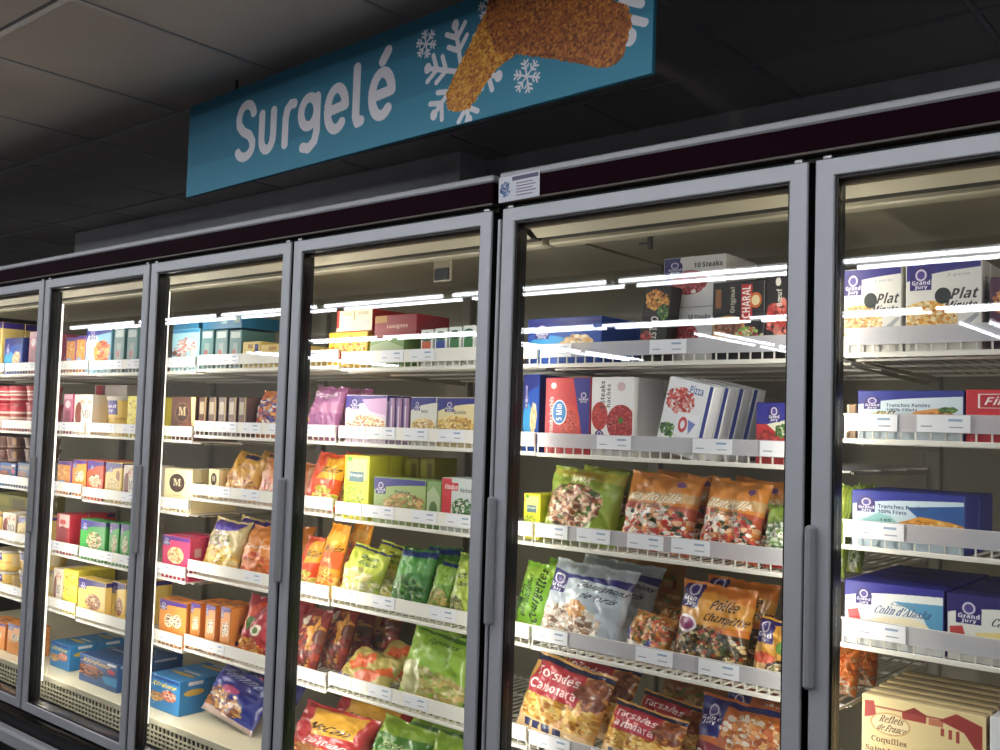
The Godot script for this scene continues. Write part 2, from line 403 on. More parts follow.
	# --- fish and ready meals beyond the last post
	for k in 2:
		art("dish_%d" % k, 0.95, "dcdad2", "dcdad2", [["s", "2f2a78", 0.22], ["e", 0.3, 0.76, 0.4, 0.24, "e4b458"], ["f", 0.3, 0.76, 0.38, 0.22, 170, 0.05, ["e9c478", "d8942c", "f2dca4", "c87a24", "eddcb4"] if k else ["d8a860", "c88a3c", "eacb94", "a8743a", "f0e0c0"]], ["b", 0.2, 0.2, 0.3], ["t", "2 parts", 0.56, 0.16, 0.3, 0.05, "a8b0b4"], ["e", 0.5, 0.46, 0.11, 0.11, "1d2824"], ["t", "Plat", 0.6, 0.36, 0.34, 0.15, "1d1c1c", 0, 0.15], ["t", "Minute", 0.5, 0.53, 0.42, 0.14, "1d1c1c", 0, 0.15], ["p", [[0.6, 0.95], [0.95, 0.7], [0.98, 0.74], [0.7, 1.0]], "a0a4a8"], ["st", "Plat Minute", 0.3, 0.2, 0.4, 0.5, "3a3a3e"]])
	art("purple_dish", 1.0, "4a2440", "4a2440", [["f", 0.5, 0.4, 0.45, 0.3, 90, 0.08, ["c8803a", "a8541f", "e0b070"]], ["r", 0, 0.7, 1, 0.3, "5a1c3a"]])
	art("breaded_lemon", 0.52, "cfdde4", "2c3486", [["s", "2c3486", 0.3], ["e", 0.24, 0.66, 0.14, 0.14, "e8dc8a"], ["t", "FILET", 0.18, 0.5, 0.18, 0.09, "5a4a20", 0, 0.1], ["p", [[0.42, 0.7], [0.56, 0.5], [0.76, 0.42], [0.96, 0.62], [1, 1], [0.4, 1]], "dc9a4e"], ["f", 0.74, 0.74, 0.26, 0.22, 140, 0.03, GOLD], ["f", 0.86, 0.46, 0.08, 0.06, 30, 0.03, GREEN], ["t", "Tranches Panées", 0.28, 0.3, 0.42, 0.09, "3a4a68"], ["t", "100% Filets", 0.28, 0.42, 0.3, 0.08, "3a4a68"], ["b", 0.14, 0.28, 0.17]])
	art("findus", 0.55, "c42a34", "c42a34", [["p", [[0.5, 0.1], [1, 0.1], [1, 0.8], [0.5, 0.6]], "e8cc3a"], ["r", 0.1, 0.08, 0.5, 0.34, "e8e0dc"], ["r", 0.12, 0.1, 0.46, 0.3, "b8202c"], ["t", "Findus", 0.15, 0.14, 0.4, 0.2, "f4f0ec", 0, 0.1], ["r", 0.1, 0.5, 0.44, 0.4, "d82a2c"], ["e", 0.8, 0.7, 0.16, 0.2, "e0a848"]])
	art("breaded_blue", 0.5, "c4d8e2", "26308a", [["s", "26308a", 0.26], ["p", [[0.5, 0.3], [1, 0.2], [1, 0.62], [0.6, 0.5]], "2c5a9a"], ["p", [[0.1, 0.62], [0.24, 0.46], [0.36, 0.52], [0.42, 0.66], [0.1, 0.7]], "8ec4c0"], ["t", "1 KG", 0.26, 0.58, 0.1, 0.06, "2a4a4a"], ["p", [[0.34, 0.72], [0.62, 0.48], [0.9, 0.56], [1, 0.62], [1, 1], [0.34, 1]], "dc982e"], ["f", 0.7, 0.76, 0.3, 0.2, 150, 0.03, ["d88c24", "e8ac44", "c47a1c", "f0c878"]], ["t", "Tranches Panées", 0.24, 0.26, 0.44, 0.09, "33405c"], ["t", "100% Filets", 0.24, 0.38, 0.26, 0.08, "33405c"], ["b", 0.13, 0.28, 0.17]])
	art("pollock", 0.55, "e2e6e2", "2c2a86", [["s", "2c2a86", 0.26], ["p", [[0.5, 0.3], [1, 0.26], [1, 1], [0.9, 0.9], [0.8, 0.5]], "5a9ac0"], ["p", [[0.16, 0.8], [0.4, 0.62], [0.7, 0.58], [0.84, 0.66], [0.98, 0.94], [0.7, 0.92]], "efe4c4"], ["p", [[0.03, 0.56], [0.14, 0.52], [0.17, 0.72], [0.22, 0.78], [0.05, 0.82]], "c8484a"], ["t", "À cuisiner", 0.48, 0.32, 0.26, 0.06, "7a8a94"], ["t", "Colin d'Alaska", 0.3, 0.4, 0.56, 0.16, "34507a", 1, 0.1], ["b", 0.2, 0.26, 0.17]])
	art("cod", 0.55, "e0e2da", "2a2668", [["s", "2a2668", 0.3], ["p", [[0.02, 0.6], [0.14, 0.56], [0.17, 0.76], [0.2, 0.84], [0.03, 0.86]], "b8403e"], ["p", [[0.26, 0.66], [0.5, 0.6], [0.8, 0.62], [0.95, 0.85], [0.3, 0.92]], "e8d492"], ["p", [[0, 0.86], [1, 0.92], [1, 1], [0, 1]], "5a9ac0"], ["t", "Cabillaud", 0.4, 0.34, 0.44, 0.16, "2f3a3c", 1, 0.1], ["b", 0.2, 0.28, 0.24]])
	art("scallops", 0.85, "e2cf9a", "e2cf9a", [["p", [[0.02, 0.06], [0.1, 0.05], [0.12, 0.2], [0.02, 0.24]], "a8403a"], ["r", 0.1, 0.1, 0.86, 0.02, "a8604a"], ["r", 0.34, 0.11, 0.2, 0.08, "a0443c"], ["p", [[0.34, 0.11], [0.44, 0.04], [0.56, 0.11]], "8a3430"], ["r", 0.56, 0.12, 0.12, 0.07, "c07a5c"], ["p", [[0.64, 0.12], [0.78, 0.02], [0.98, 0.1], [0.98, 0.34], [0.92, 0.34], [0.84, 0.2]], "9a3a36"], ["r", 0.66, 0.2, 0.03, 0.08, "a0443c"], ["r", 0.72, 0.2, 0.03, 0.1, "a0443c"], ["r", 0.78, 0.2, 0.03, 0.12, "a0443c"], ["e", 0.24, 0.27, 0.17, 0.12, "c8a06a"], ["e", 0.24, 0.27, 0.155, 0.105, "e8d8ac"], ["t", "Reflets", 0.14, 0.18, 0.2, 0.08, "6a4a34", 1, 0.15], ["t", "de France", 0.12, 0.28, 0.24, 0.07, "6a4a34", 1, 0.15], ["t", "Coquilles", 0.08, 0.42, 0.3, 0.08, "5a3024", 1], ["t", "Saint-Jacques", 0.03, 0.53, 0.44, 0.08, "5a3024", 1], ["t", "à la bretonne", 0.06, 0.64, 0.4, 0.08, "5a3024", 1], ["f", 0.72, 0.72, 0.26, 0.22, 120, 0.05, CREAM], ["e", 0.86, 0.48, 0.05, 0.04, "4a7a34"], ["sr", 0, 0, 1, 0.3, "b8906a"]])
	art("white_blue", 1.0, "e0e4e8", "e0e4e8", [["f", 0.3, 0.4, 0.2, 0.2, 30, 0.06, ["c84a4a", "7aa0c8"]], ["p", [[0, 0.5], [1, 0.4], [1, 1], [0, 1]], "6a9ac8"]])
	art("brown_edge", 1.9, "8a6a44", "8a6a44", [["f", 0.5, 0.75, 0.45, 0.2, 40, 0.12, ["b83a24", "5a2a1c", "d88a3a"]], ["r", 0, 0, 0.15, 1, "ded4c4"]])
	art("leek", 1.6, "8aa03a", "8aa03a", [["p", [[0, 0], [0.6, 0], [0.8, 1], [0.2, 1]], "a8b844"], ["f", 0.5, 0.85, 0.4, 0.14, 50, 0.1, ["c8d4b0", "7a9a54", "e4e8d8"]]], 0.4, true)
	draw_print_far(GOLD, GREEN, CREAM)

func draw_print_far(GOLD: Array, GREEN: Array, CREAM: Array) -> void:
	# --- vegetables, potatoes and pasta
	art("cream_red", 0.55, "d8cfae", "b8302c", [["r", 0, 0, 0.08, 1, "b83a30"], ["r", 0.48, 0, 0.05, 1, "a89a78"], ["r", 0.14, 0.1, 0.3, 0.2, "b4ac90"], ["r", 0.6, 0.1, 0.3, 0.2, "b4ac90"], ["r", 0.1, 0.6, 0.85, 0.3, "e0b8b0"]])
	art("red_flat", 0.4, "8a1c24", "8a1c24", [["r", 0, 0, 0.3, 0.4, "a8742c"], ["t", "Lasagnes", 0.3, 0.5, 0.5, 0.3, "d8b0a0"]])
	art("yellow_food", 0.5, "e4b838", "e4b838", [["f", 0.5, 0.5, 0.45, 0.4, 120, 0.05, ["e8c850", "f4e49a", "d0902c", "c8502c"]], ["r", 0.3, 0.7, 0.3, 0.3, "d85a3a"]])
	art("green_flat", 0.6, "7a9a5a", "7a9a5a", [["p", [[0, 0.3], [0.5, 0.1], [1, 0.4], [1, 1], [0, 1]], "a8b88c"], ["e", 0.5, 0.7, 0.3, 0.2, "4c6a34"]])
	for e in [["tree_orange", "c8562c"], ["tree_blue", "24429a"], ["tree_green", "2c7a3c"]]:
		art(e[0], 2.6, "dfe4dc", "dfe4dc", [["e", 0.5, 0.24, 0.5, 0.16, "1f5a34"], ["f", 0.5, 0.24, 0.46, 0.14, 50, 0.1, ["1c5230", "2c6a3c", "18422a"]], ["r", 0.1, 0.38, 0.8, 0.34, e[1]], ["r", 0.2, 0.76, 0.6, 0.16, "6a8a5a"]])
	art("mauve_bag", 1.4, "a0608f", "a0608f", [["t", "Gnocchi", 0.08, 0.12, 0.7, 0.13, "e4d4e0", 0, 0.2], ["p", [[0, 0.4], [1, 0.3], [1, 0.5], [0, 0.6]], "b87aa0"], ["e", 0.1, 0.7, 0.12, 0.08, "e0a830"]], 0.4, true)
	house("mauve_pasta", 0.92, "dcc8dc", "3a2a80", "dcc8dc", [], "5a3a70", [0.5, 0.72, 0.5, 0.24, 0.05], ["e8dcc0", "e4c478", "d09a48", "c8685a", "f4ecdc"], 0.22, [["p", [[0.4, 0.1], [1, 0.06], [1, 0.5], [0.6, 0.4]], "c89ac4"]])
	art("mauve_spine", 3.0, "9a7aa0", "9a7aa0", [["r", 0, 0, 0.25, 1, "3a2a78"], ["r", 0.4, 0.2, 0.2, 0.6, "d8ccd4"], ["r", 0.75, 0, 0.1, 1, "8a2a5a"]])
	house("grey_pasta", 1.0, "d4d4c8", "26287e", "d4d4c8", ["Penne"], "4a4a50", [0.5, 0.76, 0.52, 0.24, 0.06], ["e4cc8c", "d0a458", "b8843c", "f0e4c0"], 0.25)
	house("gratin", 0.9, "dccf9e", "26287e", "dccf9e", ["Gratin"], "4a4a50", [0.45, 0.72, 0.55, 0.28, 0.06], ["e0c068", "c8943c", "eedca0", "a8742c"], 0.3)
	art("lemon_soup", 1.9, "e8e43c", "e8e43c", [["r", 0.08, 0.05, 0.84, 0.4, "f2f08c"], ["r", 0.2, 0.3, 0.6, 0.2, "5a7a80"], ["t", "Soupe", 0.24, 0.34, 0.5, 0.07, "f0f4e0"], ["f", 0.4, 0.75, 0.4, 0.18, 80, 0.08, ["d8dc3c", "a8c43c", "f0ec7a", "7aa82c"]], ["e", 0.2, 0.06, 0.12, 0.05, "6aa83c"]])
	art("olive_back", 1.6, "8a8420", "8a8420", [["r", 0.1, 0.05, 0.35, 0.3, "a8a02c"], ["r", 0.55, 0.1, 0.3, 0.8, "6a6014"]])
	house("veg_pan", 0.58, "9ab06a", "2a2a80", "9ab06a", ["Poêlée"], "2a2a20", [0.62, 0.68, 0.42, 0.3, 0.06], ["a87a3c", "c8a05c", "8a5a2c", "7a9a3c", "d9c48c"], 0.14)
	art("findus_veg", 1.05, "c4ccc8", "c4ccc8", [["r", 0, 0, 0.3, 1, "c42a34"], ["r", 0.05, 0.1, 0.45, 0.18, "b81f2c"], ["t", "Findus", 0.08, 0.13, 0.38, 0.12, "f0e8e4", 0, 0.1], ["t", "Haricots", 0.56, 0.2, 0.4, 0.1, "2a3a40"], ["f", 0.64, 0.7, 0.36, 0.26, 130, 0.05, ["2c5a2c", "3c7a34", "1f4a24", "e4e0c4"]]])
	art("potato_red", 1.3, "d8502a", "d8502a", [["p", [[0.5, 0.1], [1, 0.05], [1, 0.45], [0.4, 0.5]], "e8a82c"], ["t", "McCain", 0.42, 0.24, 0.5, 0.12, "241a10", 0, 0.2], ["f", 0.7, 0.8, 0.3, 0.18, 60, 0.08, ["e8d060", "b8b83c", "f4e89c"]]], 0.4, true)
	art("potato_orange", 1.5, "eda02a", "eda02a", [["e", 0.55, 0.2, 0.4, 0.1, "f4bc48"], ["t", "McCain", 0.12, 0.3, 0.76, 0.1, "2a1c0c", 0, 0.2], ["p", [[0, 0.42], [1, 0.38], [1, 0.62], [0, 0.62]], "d8602c"], ["t", "Frites", 0.24, 0.46, 0.5, 0.09, "f0d8a8", 0, 0.15], ["f", 0.55, 0.8, 0.45, 0.18, 90, 0.07, ["f0b03a", "e8942a", "d8542a", "f4cc70"]]], 0.4, true)
	art("cauliflower", 1.3, "c8d44c", "c8d44c", [["r", 0, 0, 1, 0.08, "2c3a7a"], ["t", "Choux", 0.4, 0.16, 0.4, 0.09, "3a5a24", 0, 0.2], ["t", "fleurs", 0.44, 0.28, 0.36, 0.08, "3a5a24", 0, 0.2], ["f", 0.5, 0.7, 0.5, 0.26, 120, 0.08, ["ece4a8", "f4f0cc", "dccc7a", "c8d46a"]]], 0.4, true)
	art("green_beans", 1.3, "6c9a34", "6c9a34", [["r", 0, 0, 1, 0.1, "24387a"], ["p", [[0, 0.1], [1, 0.1], [1, 0.4], [0, 0.5]], "88b040"], ["f", 0.5, 0.75, 0.45, 0.24, 100, 0.08, ["9a8a3c", "b8a45a", "7a8a34", "c89a5c"]]], 0.4, true)
	art("peas", 1.3, "4a8a44", "4a8a44", [["r", 0, 0, 1, 0.14, "203a8a"], ["p", [[0, 0.14], [1, 0.14], [1, 0.38], [0, 0.46]], "5aa04c"], ["f", 0.5, 0.72, 0.48, 0.26, 200, 0.05, GREEN]], 0.4, true)
	art("broccoli", 1.35, "a8bc48", "a8bc48", [["t", "Brocolis", 0.1, 0.26, 0.76, 0.1, "24381c", 0, 0.15], ["t", "en fleurettes", 0.12, 0.4, 0.7, 0.07, "24381c", 0, 0.15], ["f", 0.3, 0.8, 0.3, 0.18, 80, 0.08, ["8a8a4a", "c8c490", "4a5a24"]], ["p", [[0, 0], [1, 0], [1, 0.14], [0, 0.1]], "8aac3c"]], 0.4, true)
	art("red_fruit", 1.0, "7a2420", "7a2420", [["f", 0.5, 0.55, 0.5, 0.44, 150, 0.09, ["8a1f1c", "a83a24", "5a2018", "c88a3c", "6a3a2c"]], ["e", 0.3, 0.2, 0.1, 0.08, "d8ccb8"], ["p", [[0.5, 0.3], [0.8, 0.2], [0.7, 0.6]], "d89a3a"]], 0.4, true)
	art("carrots", 0.75, "b8a85a", "b8a85a", [["p", [[0.05, 0.5], [0.5, 0.1], [0.6, 0.3], [0.3, 0.7]], "e0662c"], ["f", 0.34, 0.42, 0.22, 0.2, 60, 0.06, ["e8703a", "d8542a", "f08a5a"]], ["p", [[0.4, 0.8], [0.9, 0.3], [1, 0.5], [0.6, 1]], "d8602c"], ["r", 0.05, 0.82, 0.12, 0.1, "5a4a78"], ["r", 0.22, 0.86, 0.12, 0.1, "5a4a78"], ["r", 0.4, 0.88, 0.12, 0.1, "5a4a78"]], 0.4, true)
	art("onion_green", 1.15, "8fb83a", "8fb83a", [["p", [[0, 0], [1, 0], [1, 0.1], [0, 0.06]], "4a7a24"], ["t", "Oignons", 0.3, 0.12, 0.5, 0.08, "3a5a1c", 0, 0.15], ["f", 0.55, 0.75, 0.45, 0.22, 130, 0.07, ["b8b45a", "d4cc8c", "98a044", "c8a85c"]], ["e", 0.22, 0.72, 0.24, 0.24, "d8d4a8"], ["e", 0.22, 0.72, 0.2, 0.2, "c4c48c"]], 0.4, true)
	art("tradition", 0.85, "b82a2a", "b82a2a", [["p", [[0.2, 0.08], [0.9, 0.04], [0.86, 0.5], [0.3, 0.6]], "e8b03a"], ["t", "McCain", 0.28, 0.34, 0.5, 0.14, "2a1a10", 0, 0.15], ["t", "Tradition", 0.2, 0.62, 0.6, 0.12, "f0e0d8", 0, 0.15], ["f", 0.5, 0.88, 0.45, 0.1, 50, 0.06, GOLD]], 0.4, true)
	art("bean_bag", 0.8, "94b83a", "94b83a", [["p", [[0, 0.3], [1, 0.2], [1, 0.5], [0, 0.6]], "4f8a2c"], ["t", "Haricots verts", 0.2, 0.34, 0.66, 0.12, "e4eeb0", 0, 0.15], ["f", 0.5, 0.8, 0.5, 0.18, 90, 0.06, ["4c8a30", "6ca83c", "3c7428", "8cbc54"]]], 0.4, true)
	# --- ice cream
	art("blue_ice", 1.35, "9ad0dc", "9ad0dc", [["f", 0.5, 0.55, 0.4, 0.3, 60, 0.08, ["d87a6a", "eab09a", "b8dce4", "c85a4a", "f0e4dc"]], ["e", 0.1, 0.68, 0.1, 0.07, "6a3a34"], ["r", 0, 0, 1, 0.1, "2c80b0"], ["sr", 0.2, 0.1, 0.6, 0.2, "c8c49a"]])
	art("teal_flat", 0.3, "1c6c94", "1c6c94", [["r", 0.5, 0.2, 0.14, 0.5, "8ab4b4"], ["r", 0.82, 0.1, 0.14, 0.6, "8aa49a"]])
	art("vanilla_flat", 0.55, "e8cc7a", "e8cc7a", [["r", 0.3, 0.1, 0.3, 0.2, "b8863a"], ["r", 0.72, 0.1, 0.22, 0.5, "3a3a7a"], ["f", 0.4, 0.8, 0.3, 0.16, 40, 0.05, ["c8402c", "e8dca8"]]])
	art("dark_bar", 1.35, "5c3424", "5c3424", [["e", 0.46, 0.44, 0.3, 0.28, "8a6a4a"], ["e", 0.46, 0.44, 0.27, 0.25, "402218"], ["t", "M", 0.3, 0.28, 0.32, 0.24, "d8c090", 1], ["t", "Classic", 0.32, 0.76, 0.3, 0.06, "b89a7a"], ["p", [[0.82, 0], [1, 0], [1, 1], [0.9, 1]], "e0cc8c"], ["f", 0.7, 0.8, 0.25, 0.14, 30, 0.06, ["7a4430", "9a5a3c"]]])
	art("cocoa_pack", 1.6, "4a2c1c", "4a2c1c", [["r", 0.1, 0.14, 0.6, 0.4, "a89a80"], ["r", 0.8, 0, 0.12, 1, "b8943c"], ["f", 0.4, 0.8, 0.36, 0.14, 30, 0.1, ["8a4024", "6a2c1c"]]])
	art("jester_bag", 1.3, "c8702c", "c8702c", [["f", 0.5, 0.5, 0.45, 0.4, 70, 0.12, ["d8402c", "e8a03a", "efe4d4", "7a1f34", "3a3a8a"]]], 0.4, true)
	art("pale_bar", 1.35, "ecdca8", "ecdca8", [["e", 0.46, 0.4, 0.28, 0.26, "3c2014"], ["t", "M", 0.32, 0.28, 0.28, 0.2, "e8dcb0", 1], ["t", "Amande", 0.32, 0.72, 0.3, 0.05, "a88a4c"], ["sr", 0.2, 0.35, 0.6, 0.3, "9a8a7a"]])
	art("gold_bag", 0.9, "d8a02c", "d8a02c", [["p", [[0.2, 0], [0.8, 0], [0.7, 0.14], [0.3, 0.14]], "2c2a5a"], ["t", "Pommes", 0.25, 0.24, 0.5, 0.14, "a86a1c", 0, 0.2], ["f", 0.5, 0.68, 0.46, 0.2, 110, 0.06, GOLD], ["r", 0.04, 0.84, 0.1, 0.09, "34305a"], ["r", 0.18, 0.84, 0.1, 0.09, "34305a"], ["r", 0.32, 0.84, 0.1, 0.09, "34305a"], ["e", 0.62, 0.9, 0.1, 0.05, "d8b8c8"]], 0.4, true)
	art("salmon_bag", 1.1, "d8946a", "d8946a", [["f", 0.5, 0.7, 0.45, 0.26, 80, 0.08, ["e8785a", "f0b49a", "d85a3c", "efe0d0"]], ["p", [[0, 0], [1, 0], [1, 0.2], [0, 0.3]], "c87a2c"]], 0.4, true)
	art("pink_cones", 1.15, "c83a66", "c83a66", [["r", 0, 0, 1, 0.12, "5a2a7a"], ["b", 0.14, 0.16, 0.26], ["e", 0.5, 0.54, 0.3, 0.24, "e0c478"], ["f", 0.5, 0.54, 0.28, 0.22, 60, 0.07, CREAM], ["sr", 0.3, 0.3, 0.4, 0.25, "c8a0a8"]])
	art("potato_purple", 1.1, "d0c088", "d0c088", [["p", [[0.1, 0], [0.9, 0], [0.8, 0.2], [0.15, 0.24]], "4a34a0"], ["f", 0.5, 0.72, 0.48, 0.26, 110, 0.07, ["e8c048", "f0dc8a", "c8942c", "d8b46a"]], ["f", 0.4, 0.38, 0.3, 0.14, 40, 0.07, ["b08a98", "d8ccb8", "8a8a5a"]]], 0.4, true)
	art("spice_bag", 1.3, "d8842c", "d8842c", [["t", "Épicées", 0.1, 0.34, 0.7, 0.1, "f0d8c0", 0, 0.2], ["f", 0.5, 0.75, 0.48, 0.24, 110, 0.08, ["e0602c", "c8401f", "f0944a", "d87a3a"]]], 0.4, true)
	art("caramel_cones", 1.25, "d88a3c", "d88a3c", [["p", [[0, 0], [1, 0], [1, 0.1], [0, 0.14]], "4a2c80"], ["b", 0.15, 0.16, 0.26], ["e", 0.36, 0.54, 0.16, 0.18, "e8d8b0"], ["e", 0.66, 0.52, 0.16, 0.18, "efe4c8"], ["f", 0.36, 0.52, 0.12, 0.15, 24, 0.05, ["5a2c18", "8a5028", "f0e4cc"]], ["f", 0.66, 0.5, 0.12, 0.15, 24, 0.05, ["5a2c18", "8a5028", "f0e4cc"]], ["sr", 0.3, 0.45, 0.4, 0.2, "8a4a1c"], ["sr", 0.2, 0.82, 0.5, 0.1, "3a2470"]])
	art("red_gold", 1.25, "a8242c", "a8242c", [["f", 0.4, 0.82, 0.4, 0.18, 110, 0.06, ["e8a03a", "d8741f", "f0c060", "c85a1c"]], ["e", 0.62, 0.5, 0.12, 0.09, "e8dcc4"], ["e", 0.62, 0.5, 0.06, 0.05, "5a7a3c"], ["p", [[0.1, 0.2], [0.5, 0.05], [0.3, 0.5]], "d8502c"], ["p", [[0.3, 0.3], [0.5, 0.35], [0.35, 0.55]], "5a7a34"]], 0.4, true)
	art("extreme", 1.2, "2c7ab4", "2c7ab4", [["p", [[0, 0], [1, 0], [1, 0.16], [0, 0.1]], "1f4a8a"], ["t", "Xtrême", 0.04, 0.18, 0.8, 0.18, "f0d040", 0, 0.15], ["e", 0.66, 0.62, 0.24, 0.2, "c86a3c"], ["f", 0.66, 0.6, 0.22, 0.18, 60, 0.06, ["f0dcd0", "c8502c", "8a3420", "e8a88a"]], ["f", 0.24, 0.76, 0.24, 0.16, 50, 0.06, ["d89a3c", "b8702c", "e8bc6a"]], ["se", 0.5, 0.45, 0.35, 0.12, "c8a84a"], ["sr", 0.3, 0.05, 0.5, 0.14, "d0d4d8"]])
	art("extreme_dark", 1.15, "1f4a80", "1f4a80", [["t", "Xtrême", 0.02, 0.1, 0.75, 0.2, "c8a444", 0, 0.15], ["f", 0.3, 0.66, 0.34, 0.26, 80, 0.09, ["5a2c1c", "8a3a24", "3a1c14", "a8642c"]], ["e", 0.84, 0.4, 0.1, 0.1, "c83a4a"], ["r", 0.74, 0.04, 0.22, 0.1, "dce0e4"], ["p", [[0.6, 0.7], [1, 0.6], [1, 1], [0.7, 1]], "2c8ac0"], ["sr", 0.1, 0.05, 0.7, 0.12, "a8b0bc"]])
	art("blue_bag", 1.1, "28348f", "28348f", [["t", "Pommes", 0.1, 0.06, 0.8, 0.14, "b8c8e8", 0, 0.15], ["f", 0.4, 0.7, 0.4, 0.26, 110, 0.08, ["d8a04a", "8a4a24", "e8d4b8", "c87a2c", "5a3a4a"]], ["e", 0.5, 0.42, 0.16, 0.07, "c85a8a"], ["p", [[0, 0.86], [1, 0.9], [1, 1], [0, 1]], "c8b0a8"]], 0.4, true)
	art("exotic", 0.95, "8cc4dc", "8cc4dc", [["s", "2c3a8a", 0.3], ["e", 0.25, 0.5, 0.25, 0.4, "dce8ec"], ["f", 0.66, 0.66, 0.3, 0.3, 70, 0.09, ["e8642c", "f09a3c", "d8402c", "f4c470"]], ["t", "Exotic", 0.1, 0.5, 0.4, 0.12, "c8842c", 0, 0.1], ["b", 0.26, 0.16, 0.26]])
	art("orange_small", 1.4, "e0903a", "8a5a9a", [["r", 0, 0, 1, 0.12, "4a2c7a"], ["f", 0.5, 0.45, 0.4, 0.3, 50, 0.1, ["e8a84a", "f0c070", "c86a2c"]], ["r", 0.1, 0.7, 0.5, 0.3, "a8b8d8"]])
	art("teal_spine", 2.4, "5a8484", "5a8484", [["r", 0.1, 0.04, 0.8, 0.2, "b8c8c4"], ["r", 0.3, 0.4, 0.4, 0.5, "8a9a98"], ["e", 0.4, 0.7, 0.15, 0.1, "a84a4a"]])
	art("pink_ice", 1.6, "b85a7a", "b85a7a", [["r", 0, 0, 1, 0.15, "d8a8b4"], ["e", 0.5, 0.3, 0.3, 0.12, "e8d8d8"], ["r", 0.2, 0.5, 0.6, 0.4, "8a2c4a"]])
	art("choc_sticks", 1.45, "e4d8c4", "e4d8c4", [["e", 0.25, 0.58, 0.2, 0.36, "7a3424"], ["r", 0.4, 0.45, 0.5, 0.3, "efe8da"], ["t", "MD", 0.42, 0.46, 0.5, 0.26, "3a2018", 1], ["f", 0.65, 0.2, 0.3, 0.14, 30, 0.08, ["e8a890", "f0e0d0", "d88a70"]]])
	art("red_white", 0.7, "e0d8c8", "e0d8c8", [["r", 0.04, 0, 0.3, 1, "b82c34"], ["r", 0.24, 0, 0.1, 1, "6a2430"], ["r", 0.4, 0.3, 0.5, 0.2, "c8bca8"]])
	art("vanilla_tub", 0.85, "ecc86a", "ecc86a", [["r", 0.18, 0.0, 0.3, 0.5, "3a2c80"], ["t", "Grand", 0.2, 0.16, 0.26, 0.12, "f0ecf4"], ["t", "Jury", 0.24, 0.32, 0.18, 0.12, "f0ecf4"], ["t", "Vanille", 0.3, 0.56, 0.4, 0.12, "b8802c", 0, 0.15], ["r", 0.6, 0.1, 0.3, 0.8, "f0e0b0"]])
	house("red_cookie", 1.7, "d8542c", "4a2c80", "d8542c", [], "ffffff", [0.52, 0.62, 0.38, 0.2, 0.09], ["e8d4a8", "5a2c18", "c8a060", "efe4cc"], 0.3)
	house("cream_bars", 1.6, "e4c878", "3a2a80", "e4c878", [], "ffffff", [0.5, 0.68, 0.4, 0.24, 0.08], ["e8d088", "d8b458", "efe0a8", "c89a3c"], 0.34, [["e", 0.8, 0.4, 0.12, 0.18, "9a5a2c"]])
	house("green_mint", 1.05, "3c9a44", "3a2c80", "3c9a44", [], "ffffff", [0.56, 0.6, 0.3, 0.26, 0.07], ["d8d8b0", "7a4424", "b8803c", "efe8d0", "5a9a3c"], 0.18)
	house("yellow_choc", 1.1, "ecc86a", "3a2c70", "ecc86a", [], "ffffff", [0.56, 0.66, 0.28, 0.24, 0.07], ["8a4a28", "b8743c", "e8d0a0", "6a3018"], 0.18)
	art("pink_red", 1.4, "a82c38", "a82c38", [["r", 0.2, 0, 0.8, 0.4, "e0c0b8"], ["e", 0.5, 0.6, 0.35, 0.24, "8a1c28"], ["e", 0.5, 0.24, 0.25, 0.08, "c8504a"]])
	art("lemon_dots", 1.6, "e8d848", "e8d848", [["f", 0.5, 0.5, 0.5, 0.45, 40, 0.08, ["f4ec98", "d8a02c", "b88a2c", "efe070"]], ["r", 0, 0.88, 1, 0.12, "b8c85a"]])
	art("red_stripe_tub", 0.6, "b82c3c", "b82c3c", [["r", 0.1, 0.3, 0.8, 0.36, "e8dcc8"], ["r", 0.2, 0.4, 0.6, 0.14, "a8443c"], ["r", 0, 0.9, 1, 0.1, "e0d4c0"]])
	art("cocoa_tub", 0.7, "5a3020", "5a3020", [["r", 0, 0.86, 1, 0.14, "8a7a6a"], ["r", 0.5, 0.1, 0.06, 0.7, "a8845a"], ["r", 0.1, 0.2, 0.2, 0.5, "3a1c14"]])

